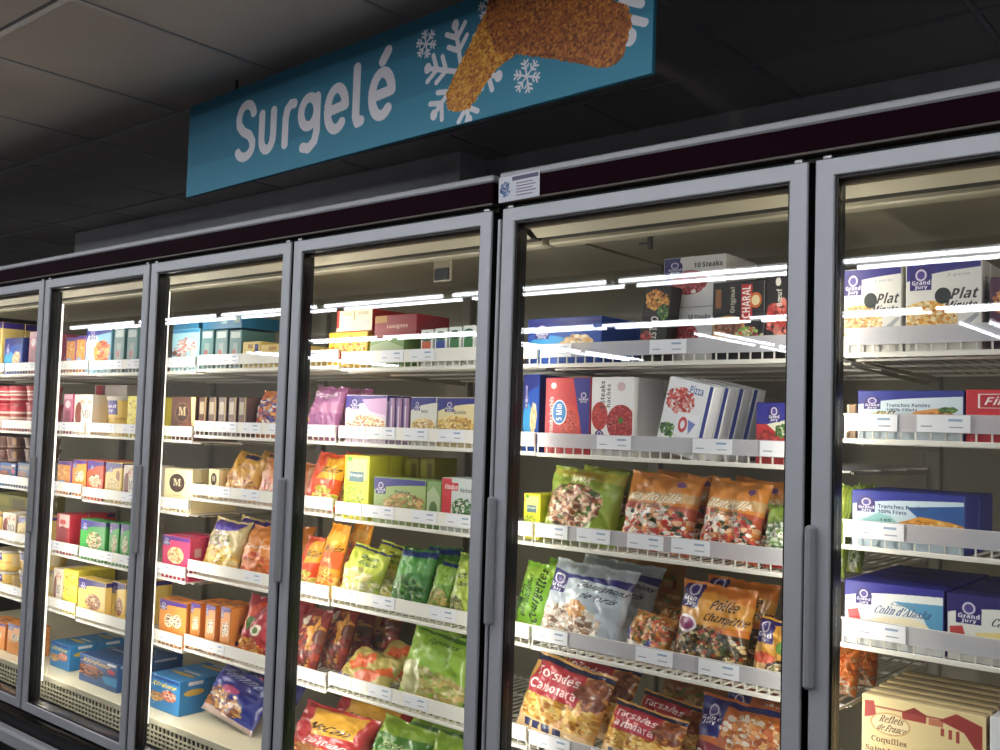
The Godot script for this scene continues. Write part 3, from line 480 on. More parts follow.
func draw_sign() -> void:
	# the hanging board: Surgelé, snowflakes, two breaded sticks
	var w := 1440; var h := 240
	img = Image.create(w, h, false, Image.FORMAT_RGB8)
	img.fill(hexc("22708e"))
	var W := float(w); var H := float(h)
	for band in [[0.34, "297b99"], [0.68, "3087a5"]]:
		var pts := [[0, 1], [0, band[0]]]
		for i in 25:
			var t := i / 24.0
			pts.append([t, band[0] + 0.05 * sin(t * 5.0 + band[0] * 9.0) - 0.05 * t])
		pts.append([1, 1])
		d_poly(pts, hexc(band[1]), W, H)
	var white := hexc("e6e2ea")
	var em := 0.41 * H
	# letters as round-ended strokes, in units of the x-height; y counts down from the x-height line
	var o_left := []; var e_path := []; var g_bowl := []
	for i in 25:
		var a := TAU * i / 24.0
		g_bowl.append([0.42 + 0.34 * cos(a), 0.36 + 0.36 * sin(a)])
	for i in 22:
		var a := -0.05 - (TAU - 0.9) * i / 21.0
		e_path.append([0.44 + 0.36 * cos(a), 0.5 + 0.5 * sin(a)])
	e_path.push_front([0.12, 0.52])
	var sp := []
	for i in 12:
		var a := -0.25 - 2.9 * i / 11.0
		sp.append([0.42 + 0.36 * cos(a), -0.02 + 0.34 * sin(a) * 1.1])
	for q in [[0.1, 0.14], [0.3, 0.32], [0.6, 0.46], [0.76, 0.66]]: sp.append(q)
	for i in 9:
		var a := 0.05 + 2.7 * i / 8.0
		sp.append([0.4 + 0.36 * cos(a), 0.76 + 0.26 * sin(a)])
	var up := [[0.1, 0.02], [0.1, 0.6]]
	for i in 9:
		var a := PI - PI * i / 8.0
		up.append([0.42 + 0.32 * cos(a), 0.66 + 0.34 * sin(a)])
	up.append([0.74, 0.02])
	var letters := [
		[0.161, 0.062, [sp]],
		[0.229, 0.052, [up]],
		[0.296, 0.044, [[[0.12, 1.0], [0.12, 0.35], [0.2, 0.12], [0.42, 0.0], [0.62, 0.02]]]],
		[0.338, 0.06, [g_bowl, [[0.77, 0.05], [0.78, 0.9], [0.7, 1.14], [0.45, 1.28], [0.2, 1.22]]]],
		[0.406, 0.06, [e_path]],
		[0.474, 0.035, [[[0.15, -0.32], [0.15, 0.82], [0.3, 1.0], [0.5, 0.98]]]],
		[0.511, 0.06, [e_path, [[0.44, -0.26], [0.62, -0.46]]]]]
	for L in letters:
		var y0 := 0.355 * H
		for path in L[2]:
			for i in path.size() - 1:
				var a := Vector2(L[0] * W + path[i][0] * L[1] * W, y0 + path[i][1] * em * 0.93)
				var b := Vector2(L[0] * W + path[i + 1][0] * L[1] * W, y0 + path[i + 1][1] * em * 0.93)
				var n := maxi(1, int(a.distance_to(b) / 2.0))
				for k in n + 1:
					var p := a.lerp(b, float(k) / n)
					d_ellpx(p.x, p.y, 12.5, 11.5, white)
	for f in [[0.628, 0.24, 0.24, 2.0], [0.815, 0.77, 0.26, 2.0], [0.745, 0.12, 0.22, 1.8], [0.70, 0.58, 0.56, 5.5], [0.95, 0.2, 0.7, 7.5]]:
		var c := Vector2(f[0] * W, f[1] * H)
		var r: float = f[2] * H * 0.5 * (1.0 if f[3] < 5.0 else 1.5)
		for k in 6:
			var d := Vector2.from_angle(0.3 + TAU * k / 6.0)
			var lines := [[c, c + d * r]]
			for q in [0.45, 0.72]:
				for sg in [-1.0, 1.0]:
					lines.append([c + d * r * q, c + d * r * q + d.rotated(sg * 0.9) * r * 0.32])
			for l in lines:
				for j in 26:
					var p: Vector2 = l[0].lerp(l[1], j / 25.0)
					d_ellpx(p.x, p.y, f[3], f[3], white)
			if f[3] > 5.0:
				d_ellpx(c.x + d.x * r, c.y + d.y * r, f[3] * 1.8, f[3] * 2.0, white)
	rng.seed = 5
	var sticks := [[[0.672, 0.73], [0.676, 0.84], [0.69, 0.89], [0.717, 0.89], [0.76, 0.646], [0.80, 0.56], [0.79, 0.2], [0.745, 0.13], [0.715, 0.36], [0.687, 0.585]],
		[[0.742, 0.1], [0.77, -0.05], [0.83, 0.0], [0.9, 0.22], [0.966, 0.5], [0.971, 0.6], [0.96, 0.84], [0.945, 0.88], [0.93, 0.87], [0.868, 0.722], [0.794, 0.565], [0.76, 0.5], [0.745, 0.3]]]
	for i in 2:
		var poly := PackedVector2Array()
		for p in sticks[i]:
			poly.append(Vector2(p[0] * W, p[1] * H))
		d_poly(sticks[i], hexc("c07a20" if i == 0 else "98501c"), W, H)
		var box2 := Rect2(poly[0], Vector2.ZERO)
		for p in poly: box2 = box2.expand(p)
		var cols := ["cc8222", "e09c30", "b86a1c", "eab04a", "a45a18", "d89028"] if i == 0 else ["a45a1c", "bc6e22", "8a4414", "c88030", "703610", "b06420"]
		for k in 5200:
			var p := box2.position + Vector2(rng.randf() * box2.size.x, rng.randf() * box2.size.y)
			if Geometry2D.is_point_in_polygon(p, poly):
				d_ellpx(p.x, p.y, rng.randf_range(1.5, 4.5), rng.randf_range(1.5, 4.0), hexc(cols[rng.randi() % 6]))
	var m := StandardMaterial3D.new()
	m.resource_name = "print_board"
	m.albedo_texture = ImageTexture.create_from_image(img)
	m.roughness = 0.5
	mats["board"] = m
	# the notice stuck on the header
	fh = 150
	img = Image.create(FW + 64, fh, false, Image.FORMAT_RGB8)
	img.fill(hexc("dcdce6"))
	rng.seed = 9
	d_rect(0.42, 0.06, 0.8, 0.16, hexc("5a5a78"))
	d_food(0.2, 0.5, 0.16, 0.3, 60, 0.04, ["3a5a9a", "5a7ab0", "2c4478", "8a9ac4"])
	for k in 5:
		d_rect(0.55, 0.32 + 0.12 * k, 0.5 + 0.1 * (k % 2), 0.05, hexc("8a7a9a"))
	m = StandardMaterial3D.new()
	m.resource_name = "print_notice"
	m.albedo_texture = ImageTexture.create_from_image(img)
	m.roughness = 0.5
	mats["notice"] = m
	# price tags
	fh = 100
	img = Image.create(FW, fh, false, Image.FORMAT_RGB8)
	img.fill(hexc("e4e6ea"))
	d_rect(0.08, 0.62, 0.22, 0.08, hexc("9a9ea6"))
	d_rect(0.6, 0.22, 0.26, 0.14, hexc("8aa2bc"))
	d_rect(0.62, 0.66, 0.25, 0.08, hexc("9aa0a8"))
	m = StandardMaterial3D.new()
	m.resource_name = "print_price"
	m.albedo_texture = ImageTexture.create_from_image(img)
	m.roughness = 0.4
	mats["price"] = m

# ------------------------------------------------------------------ the freezer
func frame_mesh(w: float, h: float) -> ArrayMesh:       # four mitred bars with a chamfered front edge, origin at the lower left front
	var st := st_new()
	var t := 0.037; var c := 0.002; var d := 0.007
	var loops := []                                      # rings from the outer back round the front to the inner back
	for e in [[0.0, -d], [0.0, -c], [c, 0.0], [t - c, 0.0], [t, -c], [t, -d]]:
		var i: float = e[0]; var z: float = e[1]
		var iy := i * 0.9
		loops.append([Vector3(i, h - iy, z), Vector3(w - i, h - iy, z), Vector3(w - i, iy, z), Vector3(i, iy, z)])
	for k in loops.size():
		var a = loops[k]; var b = loops[(k + 1) % loops.size()]
		for j in 4:
			var n := (j + 1) % 4
			quad(st, a[j], a[n], b[n], b[j])
	return done(st)

func freezer(x0: float, n: int, lamp_power: Array, label: String) -> void:
	var w := n * PITCH
	var o := thing("freezer_cabinet", Vector3(x0, 0, 0), label, "freezer", "glass-door freezer cabinets")
	var black := mat("black_plastic", hexc("0c0c0f"), 0.35)
	var dark := mat("dark_base", hexc("151417"), 0.45)
	var cream := mat("cream_enamel", hexc("dfd9bc"), 0.4)
	var liner := mat("liner_enamel", hexc("8a8676"), 0.5)
	var maroon := mat("maroon_lacquer", hexc("1c0511"), 0.55, 0.0, 0.12)
	var trim := mat("satin_trim", hexc("b0b0b6"), 0.4)
	var alu := mat("door_aluminium", hexc("bdbec5"), 0.42, 0.15)
	var alu_b := mat("handle_aluminium", hexc("a4a5ab"), 0.4, 0.2)
	var e := 0.0
	# shell
	part("back_panel", box(Vector3(0, 0.25, -0.86), Vector3(w, 2.0, -0.80)), liner, o)
	part("base", box(Vector3(0, 0, -0.86), Vector3(w, 0.235, -0.012)), dark, o)
	part("roof", box(Vector3(0, 1.985, -0.86), Vector3(w, 2.02, -0.02)), dark, o)
	part("bumper", bevel_box(Vector3(0, 0.13, -0.012), Vector3(w, 0.19, 0.03), 0.01), trim, o)
	part("sill", bevel_box(Vector3(0, 0.235, -0.13), Vector3(w, 0.265, -0.05), 0.003), dark, o)
	# header: black shadow gap, maroon fascia with a lip, satin trim
	part("header_channel", box(Vector3(0, 1.952, -0.08), Vector3(w, 1.985, -0.02)), black, o)
	part("fascia", bevel_box(Vector3(0, 1.968, -0.02), Vector3(w, 2.02, 0.006), 0.002), maroon, o)
	part("fascia_lip", bevel_box(Vector3(0, 1.962, -0.02), Vector3(w, 1.968, 0.008), 0.001), mat("brown_lip", hexc("4a4038"), 0.4), o)
	part("top_trim", bevel_box(Vector3(0, 2.02, -0.06), Vector3(w, 2.038, 0.008), 0.004), trim, o)
	# inner canopy: sloping panel, air slot, lip, ceiling
	var cp := st_new()
	var ca := [Vector3(0, 1.95, -0.074), Vector3(0, 1.905, -0.15), Vector3(0, 1.985, -0.15)]
	var cb := []
	for v in ca: cb.append(v + Vector3(w, 0, 0))
	quad(cp, ca[0], cb[0], cb[1], ca[1])
	quad(cp, cb[2], ca[2], ca[1], cb[1])
	quad(cp, ca[2], cb[2], cb[0], ca[0])
	part("canopy_panel", done(cp), mat("canopy_enamel", hexc("b6b098"), 0.4), o)
	part("air_slot", box(Vector3(0, 1.908, -0.195), Vector3(w, 1.985, -0.15)), mat("slot_grey", hexc("2c2a26"), 0.6), o)
	part("canopy_lip", bevel_box(Vector3(0, 1.896, -0.24), Vector3(w, 1.985, -0.195), 0.004), mats["canopy_enamel"], o)
	part("inner_ceiling", box(Vector3(0, 1.93, -0.80), Vector3(w, 1.985, -0.24)), mats["canopy_enamel"], o)
	# bottom deck with a louvred front
	part("deck", bevel_box(Vector3(0, 0.33, -0.80), Vector3(w, 0.355, -0.15), 0.004), cream, o)
	var st := st_new()
	for y in [0.262, 0.278, 0.294, 0.310, 0.334]:
		add_box(st, Vector3(0, y, -0.152), Vector3(w, y + (0.005 if y < 0.33 else 0.02), -0.147))
	for i in int(w / 0.026) + 1:
		add_box(st, Vector3(i * 0.026, 0.262, -0.153), Vector3(i * 0.026 + 0.006, 0.334, -0.148))
	part("louvre", done(st), cream, o)
	part("louvre_shadow_box", box(Vector3(0, 0.262, -0.175), Vector3(w, 0.33, -0.165)), black, o)  # black box added behind the louvre, paints the shade in its slots
	# posts with a lamp behind each, uprights with slots at the back
	for i in n + 1:
		var x := clampf(i * PITCH, 0.03, w - 0.03) if (x0 < 0.0 and i == 0) or (x0 > 2.0 and i == n) else i * PITCH
		if x0 > 2.0 and i == 0:
			continue                                     # the post between the two cabinets belongs to the left one
		part("post", bevel_box(Vector3(x - 0.03, 0.266, -0.062), Vector3(x + 0.03, 1.951, -0.047), 0.003), black, o)
		part("lamp_holder", bevel_box(Vector3(x - 0.022, 0.36, -0.076), Vector3(x + 0.002, 1.86, -0.062), 0.003), mat("white_holder", hexc("dcdcd8"), 0.4), o)
		var glow := StandardMaterial3D.new()
		glow.resource_name = "lamp_glow"
		glow.albedo_color = Color.WHITE
		glow.emission_enabled = true
		glow.emission = hexc("fff6e0")
		glow.emission_energy_multiplier = 1.6 * lamp_power[i]
		var cy := CylinderMesh.new()
		cy.top_radius = 0.0038; cy.bottom_radius = 0.0038; cy.height = 1.5; cy.radial_segments = 12; cy.rings = 1
		part("lamp_tube", cy, glow, o, Vector3(x - 0.01, 1.115, -0.084))
		for sg in [-1.0, 1.0]:
			area(Vector3(x - 0.014 + 0.004 * sg, 1.115, -0.093), Vector3(sg * 0.9, 0, -0.55), Vector3.UP, Vector2(1.48, 0.005), 0.30 * lamp_power[i], hexc("fff9ec"), o, "lamp_light")
		if i > 0:
			part("rack_upright", bevel_box(Vector3(x - 0.019, 0.36, -0.80), Vector3(x + 0.019, 1.9, -0.775), 0.003), mat("rack_grey", hexc("8e8c80"), 0.5), o)
	part("end_panel", box(Vector3(-0.02, 0, -0.86), Vector3(0, 2.02, -0.05)), dark, o) if x0 < 0.0 else part("end_panel", box(Vector3(w, 0, -0.86), Vector3(w + 0.02, 2.02, -0.05)), dark, o)
	# doors
	var g := 0.0075
	var fw := PITCH - 2.0 * g
	var fr := frame_mesh(fw, TOP - LOW)
	for i in n:
		var d := Node3D.new()
		d.name = "door"
		o.add_child(d, true)
		d.position = Vector3(i * PITCH + g, LOW, 0)
		part("door_frame", fr, alu, d)
		var glass := mat("door_glass", Color(0.93, 0.97, 0.96, 0.002), 0.0)
		glass.transparency = BaseMaterial3D.TRANSPARENCY_ALPHA
		part("glass_pane", box(Vector3(0.0425, 0.0385, -0.026), Vector3(fw - 0.0425, TOP - LOW - 0.0385, -0.021)), glass, d)
		var s2 := st_new()
		var hh := TOP - LOW
		add_box(s2, Vector3(0.001, 0.001, -0.045), Vector3(0.042, hh - 0.001, -0.0072))
		add_box(s2, Vector3(fw - 0.042, 0.001, -0.045), Vector3(fw - 0.001, hh - 0.001, -0.0072))
		add_box(s2, Vector3(0.042, 0.001, -0.045), Vector3(fw - 0.042, 0.038, -0.0072))
		add_box(s2, Vector3(0.042, hh - 0.038, -0.045), Vector3(fw - 0.042, hh - 0.001, -0.0072))
		part("door_core", done(s2), black, d)
		var s3 := st_new()
		add_box(s3, Vector3(0.042, hh - 0.046, -0.044), Vector3(fw - 0.042, hh - 0.038, -0.03))
		part("gasket", done(s3), mat("gasket_brown", hexc("6a5a40"), 0.5), d)
		part("handle", bevel_box(Vector3(-0.004, 0.682, 0.0005), Vector3(0.014, 0.983, 0.022), 0.005), alu_b, d)
		for sx in [0.012, fw - 0.03]:
			part("hinge", bevel_box(Vector3(sx, TOP - LOW + 0.0005, -0.02), Vector3(sx + 0.018, TOP - LOW + 0.009, -0.004), 0.002), mat("hinge_steel", hexc("b4b4b8"), 0.3, 0.7), d)
	if x0 < 0.0:
		var t := at_z(442, 274, -0.242) - o.position
		part("thermometer", bevel_box(t + Vector3(-0.035, -0.022, -0.006), t + Vector3(0.035, 0.05, 0.0), 0.002), mats["canopy_enamel"], o)
		part("thermometer_display", bevel_box(t + Vector3(-0.028, -0.018, 0.0005), t + Vector3(0.028, 0.016, 0.004), 0.001), mat("display_black", hexc("16181a"), 0.3), o)
	else:
		var t := at_z(650, 246, -0.26) - o.position
		part("sensor_clip", bevel_box(t + Vector3(-0.006, -0.008, -0.006), t + Vector3(0.006, 1.93 - t.y, 0.006), 0.002), mat("sensor_grey", hexc("4a4a48"), 0.4), o)
		part("sensor_probe", bevel_box(t + Vector3(-0.03, 0.004, -0.004), t + Vector3(0.006, 0.01, 0.004), 0.002), mats["sensor_grey"], o)
	if x0 < 0.0:
		part("joint_strip", bevel_box(Vector3(w + 0.0025, 0.26, -0.03), Vector3(w + 0.0125, 1.93, -0.012), 0.002), alu, o)

# ------------------------------------------------------------------ shelves
var shelf_kinds := {}

func make_shelf(door: int, row: int) -> void:
	var clear := door >= 4
	var FRONT := -0.168 if clear else -0.205
	var w := 0.77
	var wire := mat("shelf_wire", hexc("dedcd2"), 0.35)
	var names := ["striped and chocolate tubs", "cookie and mint cartons", "ice cream cartons and potato bags", "vegetables and pasta", "steaks and ready-made vegetable bags", "fish cartons"]
	var rows := ["topmost", "second highest", "third highest", "fourth highest", "lowest"]
	var o := thing("wire_shelf", Vector3((DOOR_X[door] if door >= 0 else -1.56) + 0.005, SHELF[maxi(door, 0)][row], 0), "white wire shelf, %s behind the door with %s" % [rows[row], names[door] if door >= 0 else "empty space by the end panel"], "shelf", "wire shelves")
	if not shelf_kinds.has("deck%s" % clear):
		var st := st_new()
		for i in 31:
			add_box(st, Vector3(i * w / 30.0 - 0.0015, -0.004, -0.76), Vector3(i * w / 30.0 + 0.0015, 0.0, FRONT))
		for z in [-0.24, -0.42, -0.6, -0.76]:
			add_box(st, Vector3(0, -0.009, z), Vector3(w, -0.004, z + 0.006))
		shelf_kinds["deck%s" % clear] = done(st)
		shelf_kinds["upright%s" % clear] = box(Vector3(-0.0015, 0, 0), Vector3(0.0015, 0.05, 0.003))
		shelf_kinds["rail%s" % clear] = bevel_box(Vector3(0, -0.007, FRONT - 0.003), Vector3(w, 0.003, FRONT + 0.005), 0.002)
		shelf_kinds["top%s" % clear] = bevel_box(Vector3(0, 0.049, FRONT - 0.002), Vector3(w, 0.053, FRONT + 0.004), 0.001)
		shelf_kinds["strip%s" % clear] = box(Vector3(0.004, 0.018, FRONT + 0.0035), Vector3(w - 0.004, 0.053, FRONT + 0.005))
		shelf_kinds["white%s" % clear] = box(Vector3(0.004, 0.016, FRONT + 0.004), Vector3(w - 0.004, 0.053, FRONT + 0.006))
		shelf_kinds["tag%s" % clear] = box(Vector3(-0.048, 0.019, FRONT + 0.0065), Vector3(0.048, 0.052, FRONT + 0.0075))
		var b := st_new()
		for s in [0.002, w - 0.008]:
			var p := [Vector3(s, -0.009, -0.26), Vector3(s, -0.012, -0.26), Vector3(s, -0.022, -0.77), Vector3(s, -0.009, -0.77)]
			var q := []
			for v in p: q.append(v + Vector3(0.006, 0, 0))
			quad(b, p[3], p[0], p[1], p[2])
			quad(b, q[0], q[3], q[2], q[1])
			for k in 4:
				quad(b, p[k], q[k], q[(k + 1) % 4], p[(k + 1) % 4])
		shelf_kinds["bracket%s" % clear] = done(b)
	part("wire_deck", shelf_kinds["deck%s" % clear], wire, o)
	part("front_rail", shelf_kinds["rail%s" % clear], wire, o)
	part("top_wire", shelf_kinds["top%s" % clear], wire, o)
	for i in 29:
		part("rail_wire", shelf_kinds["upright%s" % clear], wire, o, Vector3(0.004 + i * 0.0272, 0, FRONT - 0.001))
	part("bracket", shelf_kinds["bracket%s" % clear], mat("bracket_enamel", hexc("b8b4a2"), 0.45), o)
	var strip: StandardMaterial3D
	if clear:
		strip = mat("clear_strip", Color(0.80, 0.80, 0.82, 0.6), 0.3)
		strip.transparency = BaseMaterial3D.TRANSPARENCY_ALPHA
	else:
		strip = mat("white_strip", hexc("e6e4da"), 0.4)
	part("label_strip", shelf_kinds[("strip%s" if clear else "white%s") % clear], strip, o)
	rng.seed = (door + 2) * 10 + row
	var x := 0.055 + rng.randf() * 0.03
	while x < w - 0.05:
		if rng.randf() < 0.62:
			part("price_tag", shelf_kinds["tag%s" % clear], mats["price"], o, Vector3(x, 0, 0))
		x += 0.115 + rng.randf() * 0.06

# ------------------------------------------------------------------ packs
func bag_mesh(w: float, h: float, d: float, sd: int, lean: float, roll: float) -> ArrayMesh:
	# a pillow bag, its base at y = 0; leaned back and rolled already
	var nz := FastNoiseLite.new()
	nz.seed = sd
	nz.frequency = 1.0
	nz.fractal_octaves = 3
	var nu := 24; var nv := 28
	var turn := Basis(Vector3.RIGHT, -lean) * Basis(Vector3.BACK, roll)
	var pts := [[], []]
	var low := 1e9
	for side in 2:
		for j in nv + 1:
			for i in nu + 1:
				var u := 2.0 * i / nu - 1.0
				var v := float(j) / nv
				var belly := pow(maxf(0.0, sin(PI * pow(v, 0.82))), 0.5)
				var round := pow(maxf(0.0, 1.0 - pow(absf(u), 2.6)), 0.55)
				var seal := smoothstep(1.0, 0.88, v) * smoothstep(0.0, 0.06, v)
				var t := 0.88 * d * belly * round * seal
				var rim := 1.0 - absf(u)
				var lump := nz.get_noise_3d(u * 1.4 + side * 9.0, v * 1.8, 1.0) * 0.3 * d + (0.12 - absf(nz.get_noise_3d(u * 3.0, v * 4.0, 4.0 + side))) * 0.26 * d
				var x := u * w * 0.5 * (1.0 - 0.07 * belly + 0.03 * nz.get_noise_2d(v * 4.0, u * 3.0))
				var y := v * h + 0.025 * h * nz.get_noise_2d(u * 2.0 + 7.0, v) * v + 0.03 * h * u * u * (v - 0.3)
				var z := (t * 0.62 + lump * seal * minf(1.0, rim * 4.0)) if side == 0 else -t * 0.38
				var p := turn * Vector3(x, y, z + (0.0012 if side == 0 else -0.0012) + 0.006 * seal * 0.0 + 0.005 * sin(u * 9.0 + sd) * smoothstep(0.86, 1.0, v))
				low = minf(low, p.y)
				pts[side].append([p, Vector2(0.8 * (u * 0.5 + 0.5), 1.0 - v)])
	var st := SurfaceTool.new()
	st.begin(Mesh.PRIMITIVE_TRIANGLES)
	st.set_smooth_group(0)
	for side in 2:
		for j in nv:
			for i in nu:
				var a := j * (nu + 1) + i
				var q := [a + nu + 1, a + nu + 2, a + 1, a]
				if side == 1: q.reverse()
				for k in [0, 1, 2, 0, 2, 3]:
					var e = pts[side][q[k]]
					st.set_uv(e[1] if side == 0 else Vector2(0.9, e[1].y))
					st.add_vertex(e[0] - Vector3(0, low, 0))
	# the rim joins front and back
	var ring := []
	for i in nu: ring.append(i)
	for j in nv: ring.append(j * (nu + 1) + nu)
	for i in nu: ring.append(nv * (nu + 1) + nu - i)
	for j in nv: ring.append((nv - j) * (nu + 1))
	for k in ring.size():
		var a: int = ring[k]; var b: int = ring[(k + 1) % ring.size()]
		for e in [pts[0][a], pts[0][b], pts[1][b], pts[0][a], pts[1][b], pts[1][a]]:
			st.set_uv(e[1])
			st.add_vertex(e[0] - Vector3(0, low, 0))
	st.generate_normals()
	# the crimped seal along the top edge
	var sl := st_new()
	for i in nu:
		for side in 2:
			var a := nv * (nu + 1) + i
			var off := turn * Vector3(0, 0, 0.0012 if side == 0 else -0.0012) - Vector3(0, low, 0)
			var rib := turn * Vector3(0, 0, 0.0008 * (i % 2))
			var p: Vector3 = pts[side][a][0] + off + rib
			var q: Vector3 = pts[side][a + 1][0] + off + turn * Vector3(0, 0, 0.0008 * ((i + 1) % 2))
			var dn := (pts[side][a - nu - 1][0] as Vector3) + off + rib
			var dq := (pts[side][a - nu][0] as Vector3) + off
			if side == 0: quad(sl, p, q, dq, dn, Rect2(0.86, 0.02, 0.1, 0.02))
			else: quad(sl, q, p, dn, dq, Rect2(0.86, 0.02, 0.1, 0.02))
	bag_seal = done(sl)
	return st.commit()

var bag_seal: ArrayMesh

func carton_mesh(w: float, h: float, d: float) -> ArrayMesh:
	return bevel_box(Vector3(-w / 2, 0, -d), Vector3(w / 2, h, 0), 0.0018, Rect2(0, 0, 0.8, 1), Rect2(0.805, 0, 0.19, 1))

var floor_of := 0.0
var stood := []                        # boxes round what already stands on the shelves

func roll_of(opt: Dictionary) -> float:
	return absf(opt.get("roll", 0.0))

func shelf_under(x: float) -> int:
	var d := -1
	for k in 6:
		if x >= DOOR_X[k]: d = k
	return d

func shelf_height(door: int, row: int) -> float:
	return SHELF[maxi(door, 0)][row]

# one pack, or a file of like packs one behind another. The pixels u0 v0 and u1 v1 are the upper corners of its front.
func pack(kind: String, key: String, _door: int, row: int, u0: float, v0: float, u1: float, v1: float, label: String, category: String, opt := {}) -> void:
	var z: float = opt.get("z", -0.178)
	var n: int = opt.get("n", 1 if opt.has("on") or opt.has("group") or roll_of(opt) > 0.0 and kind != "bag" else 2)
	var d: float = opt.get("d", 0.05)
	var lean: float = deg_to_rad(opt.get("lean", 14.0 if kind == "bag" else 0.0))
	var roll: float = deg_to_rad(opt.get("roll", 0.0)) * (0.5 if kind == "bag" else 1.0)
	var x0 := 0.0; var x1 := 0.0; var base := 0.0; var h := 0.0; var door := 0; var room_h := 0.0
	var now := AABB()
	var deep := d
	for attempt in 12:
		var a := at_z(u0, v0, z)
		var b := at_z(u1, v1, z)
		if kind == "bag":                      # its outline lies in the middle of its thickness, its top leans back
			var zt := z - d * 0.62
			a = at_z(u0, v0, zt); b = at_z(u1, v1, zt)
			var rise := clampf((a.y + b.y) / 2.0 - shelf_height(shelf_under(a.x + 0.03), row), 0.03, 0.3)
			var back_m := tan(lean) * rise * 0.5
			var top_y := (at_z(u0, v0, zt - 2.0 * back_m).y + at_z(u1, v1, zt - 2.0 * back_m).y) / 2.0
			a = at_z(u0, v0, zt - back_m); b = at_z(u1, v1, zt - back_m)
			a.y = top_y; b.y = top_y
		x0 = a.x; x1 = maxf(b.x, a.x + 0.02)
		door = shelf_under((x0 + x1) / 2.0)
		if door <= 3 and z > -0.214:           # the left cabinet's shelves stand further back
			z = -0.214
			continue
		var left: float = DOOR_X[door] if door >= 0 else -1.56
		var room_l := left + 0.007
		var room_r := left + 0.773
		if roll != 0.0 and kind != "bag": room_r -= 0.006
		base = shelf_height(door, row)
		for e in [[door - 1, x0 < room_l], [door + 1, x1 > room_r]]:      # a pack may stand across two shelves of one height
			if not e[1]: continue
			var near := shelf_height(mini(e[0], 5), row)
			if absf(near - base) < 0.012: base = maxf(base, near)
			elif e[0] < door: x0 = maxf(x0, room_l); x1 = maxf(x1, room_l + 0.02)
			else: x1 = minf(x1, room_r); x0 = minf(x0, room_r - 0.02)
		base += 0.0005 if row < 5 else -0.0045
		var above: float = shelf_height(door, row - 1) - 0.024 if row > 0 else 1.865
		if opt.has("on"): base = opt["on"]
		h = opt.get("h", maxf(0.03, (a.y + b.y) / 2.0 - base))
		room_h = above - base - 0.004
		h = minf(h, above - base - (0.012 if kind == "bag" or roll != 0.0 else 0.0))
		# keep clear of what stands there: trim a little off the side, else step back along the same line of sight
		var hit := false
		for o in stood:
			deep = x1 - x0 if kind == "tub" else d + (0.75 * h * tan(lean) if kind == "bag" else 0.0)
			now = AABB(Vector3(x0, base + 0.003, z - deep), Vector3(x1 - x0, maxf(0.01, h - 0.006), deep))
			var grown: AABB = o[0]
			if kind == "bag" and o[1] == "bag":       # soft bags keep a finger apart
				grown = AABB(grown.position - Vector3(0.006, 0, 0), grown.size + Vector3(0.012, 0, 0))
			if not now.grow(0.0015).intersects(grown): continue
			var lap_l := grown.end.x - x0          # how far it reaches in from the left
			var lap_r := x1 - grown.position.x
			var slack := 0.3 * (x1 - x0)
			if lap_l < slack and lap_l <= lap_r: x0 += lap_l + 0.002
			elif lap_r < slack: x1 -= lap_r + 0.002
			else:
				z = grown.position.z - 0.003
				hit = true
				break
		if not hit: break
	var w := x1 - x0
	floor_of = base + h
	var m: Material = mats["art_" + key]
	var mesh: Mesh
	var lid: Mesh = null
	var called := "frozen_food_carton"
	match kind:
		"bag":
			called = "frozen_food_bag"
			var long := h / maxf(0.5, cos(lean))
			for k in 5:
				mesh = bag_mesh(w, long, d, hash(key + str(u0)) % 1000, lean, roll)
				if mesh.get_aabb().size.y <= room_h: break
				long *= 0.985 * room_h / mesh.get_aabb().size.y
		"tub":
			called = "ice_cream_tub"
			var r := w / 2.0
			mesh = lathe([[0.0, 0.0], [r * 0.84, 0.0], [r * 0.87, 0.004], [r * 0.97, h * 0.9], [r * 0.97, h * 0.91]])
			lid = lathe([[r * 0.97, h * 0.88], [r, h * 0.88], [r, h * 0.98], [r * 0.97, h], [r * 0.8, h], [r * 0.78, h - 0.002], [0.0, h - 0.002]])
		_:
			mesh = carton_mesh(w, h, d)
	if opt.has("name"): called = opt["name"]
	for k in n:
		var back: float = 0.0
		if kind == "bag": back = d * 0.62
		if kind == "tub": back = w / 2.0
		var step: float = opt.get("step", (d + 0.035) / cos(lean) if kind == "bag" else d + 0.004)
		var dx: float = k * opt.get("dx", 0.0)
		var zk := z - k * step
		deep = w if kind == "tub" else d + (0.75 * h * tan(lean) if kind == "bag" else 0.0)
		now = AABB(Vector3(x0 + dx, base, zk - deep), Vector3(w, h, deep))
		if now.position.z < -0.765 and (k > 0 or kind != "bag"):
			break
		var free := true
		if k > 0:
			for o in stood:
				if now.intersects(o[0]) and not (kind == "bag" and o[2] == label): free = false
		if not free: break
		stood.append([now, kind, label])
		var o := MeshInstance3D.new()
		o.mesh = mesh
		o.material_override = m
		o.name = numbered(called)
		add_child(o)
		o.position = Vector3((x0 + x1) / 2.0 + dx, base, zk - back)
		if kind != "bag":
			o.rotation = Vector3(-lean, deg_to_rad(opt.get("yaw", 0.0)), roll)
			if roll != 0.0:
				o.position.y += absf(sin(roll)) * w / 2.0
		if kind == "bag":
			part("top_seal", bag_seal, m, o)
		if lid:
			part("lid", lid, mat("tub_lid_" + key, hexc(opt.get("lid", "d8d0bc")), 0.4), o)
		if k == 0:
			tag(o, label, category, opt.get("group", "") if n == 1 else label)
		else:
			tag(o, opt.get("behind", label), category, label)

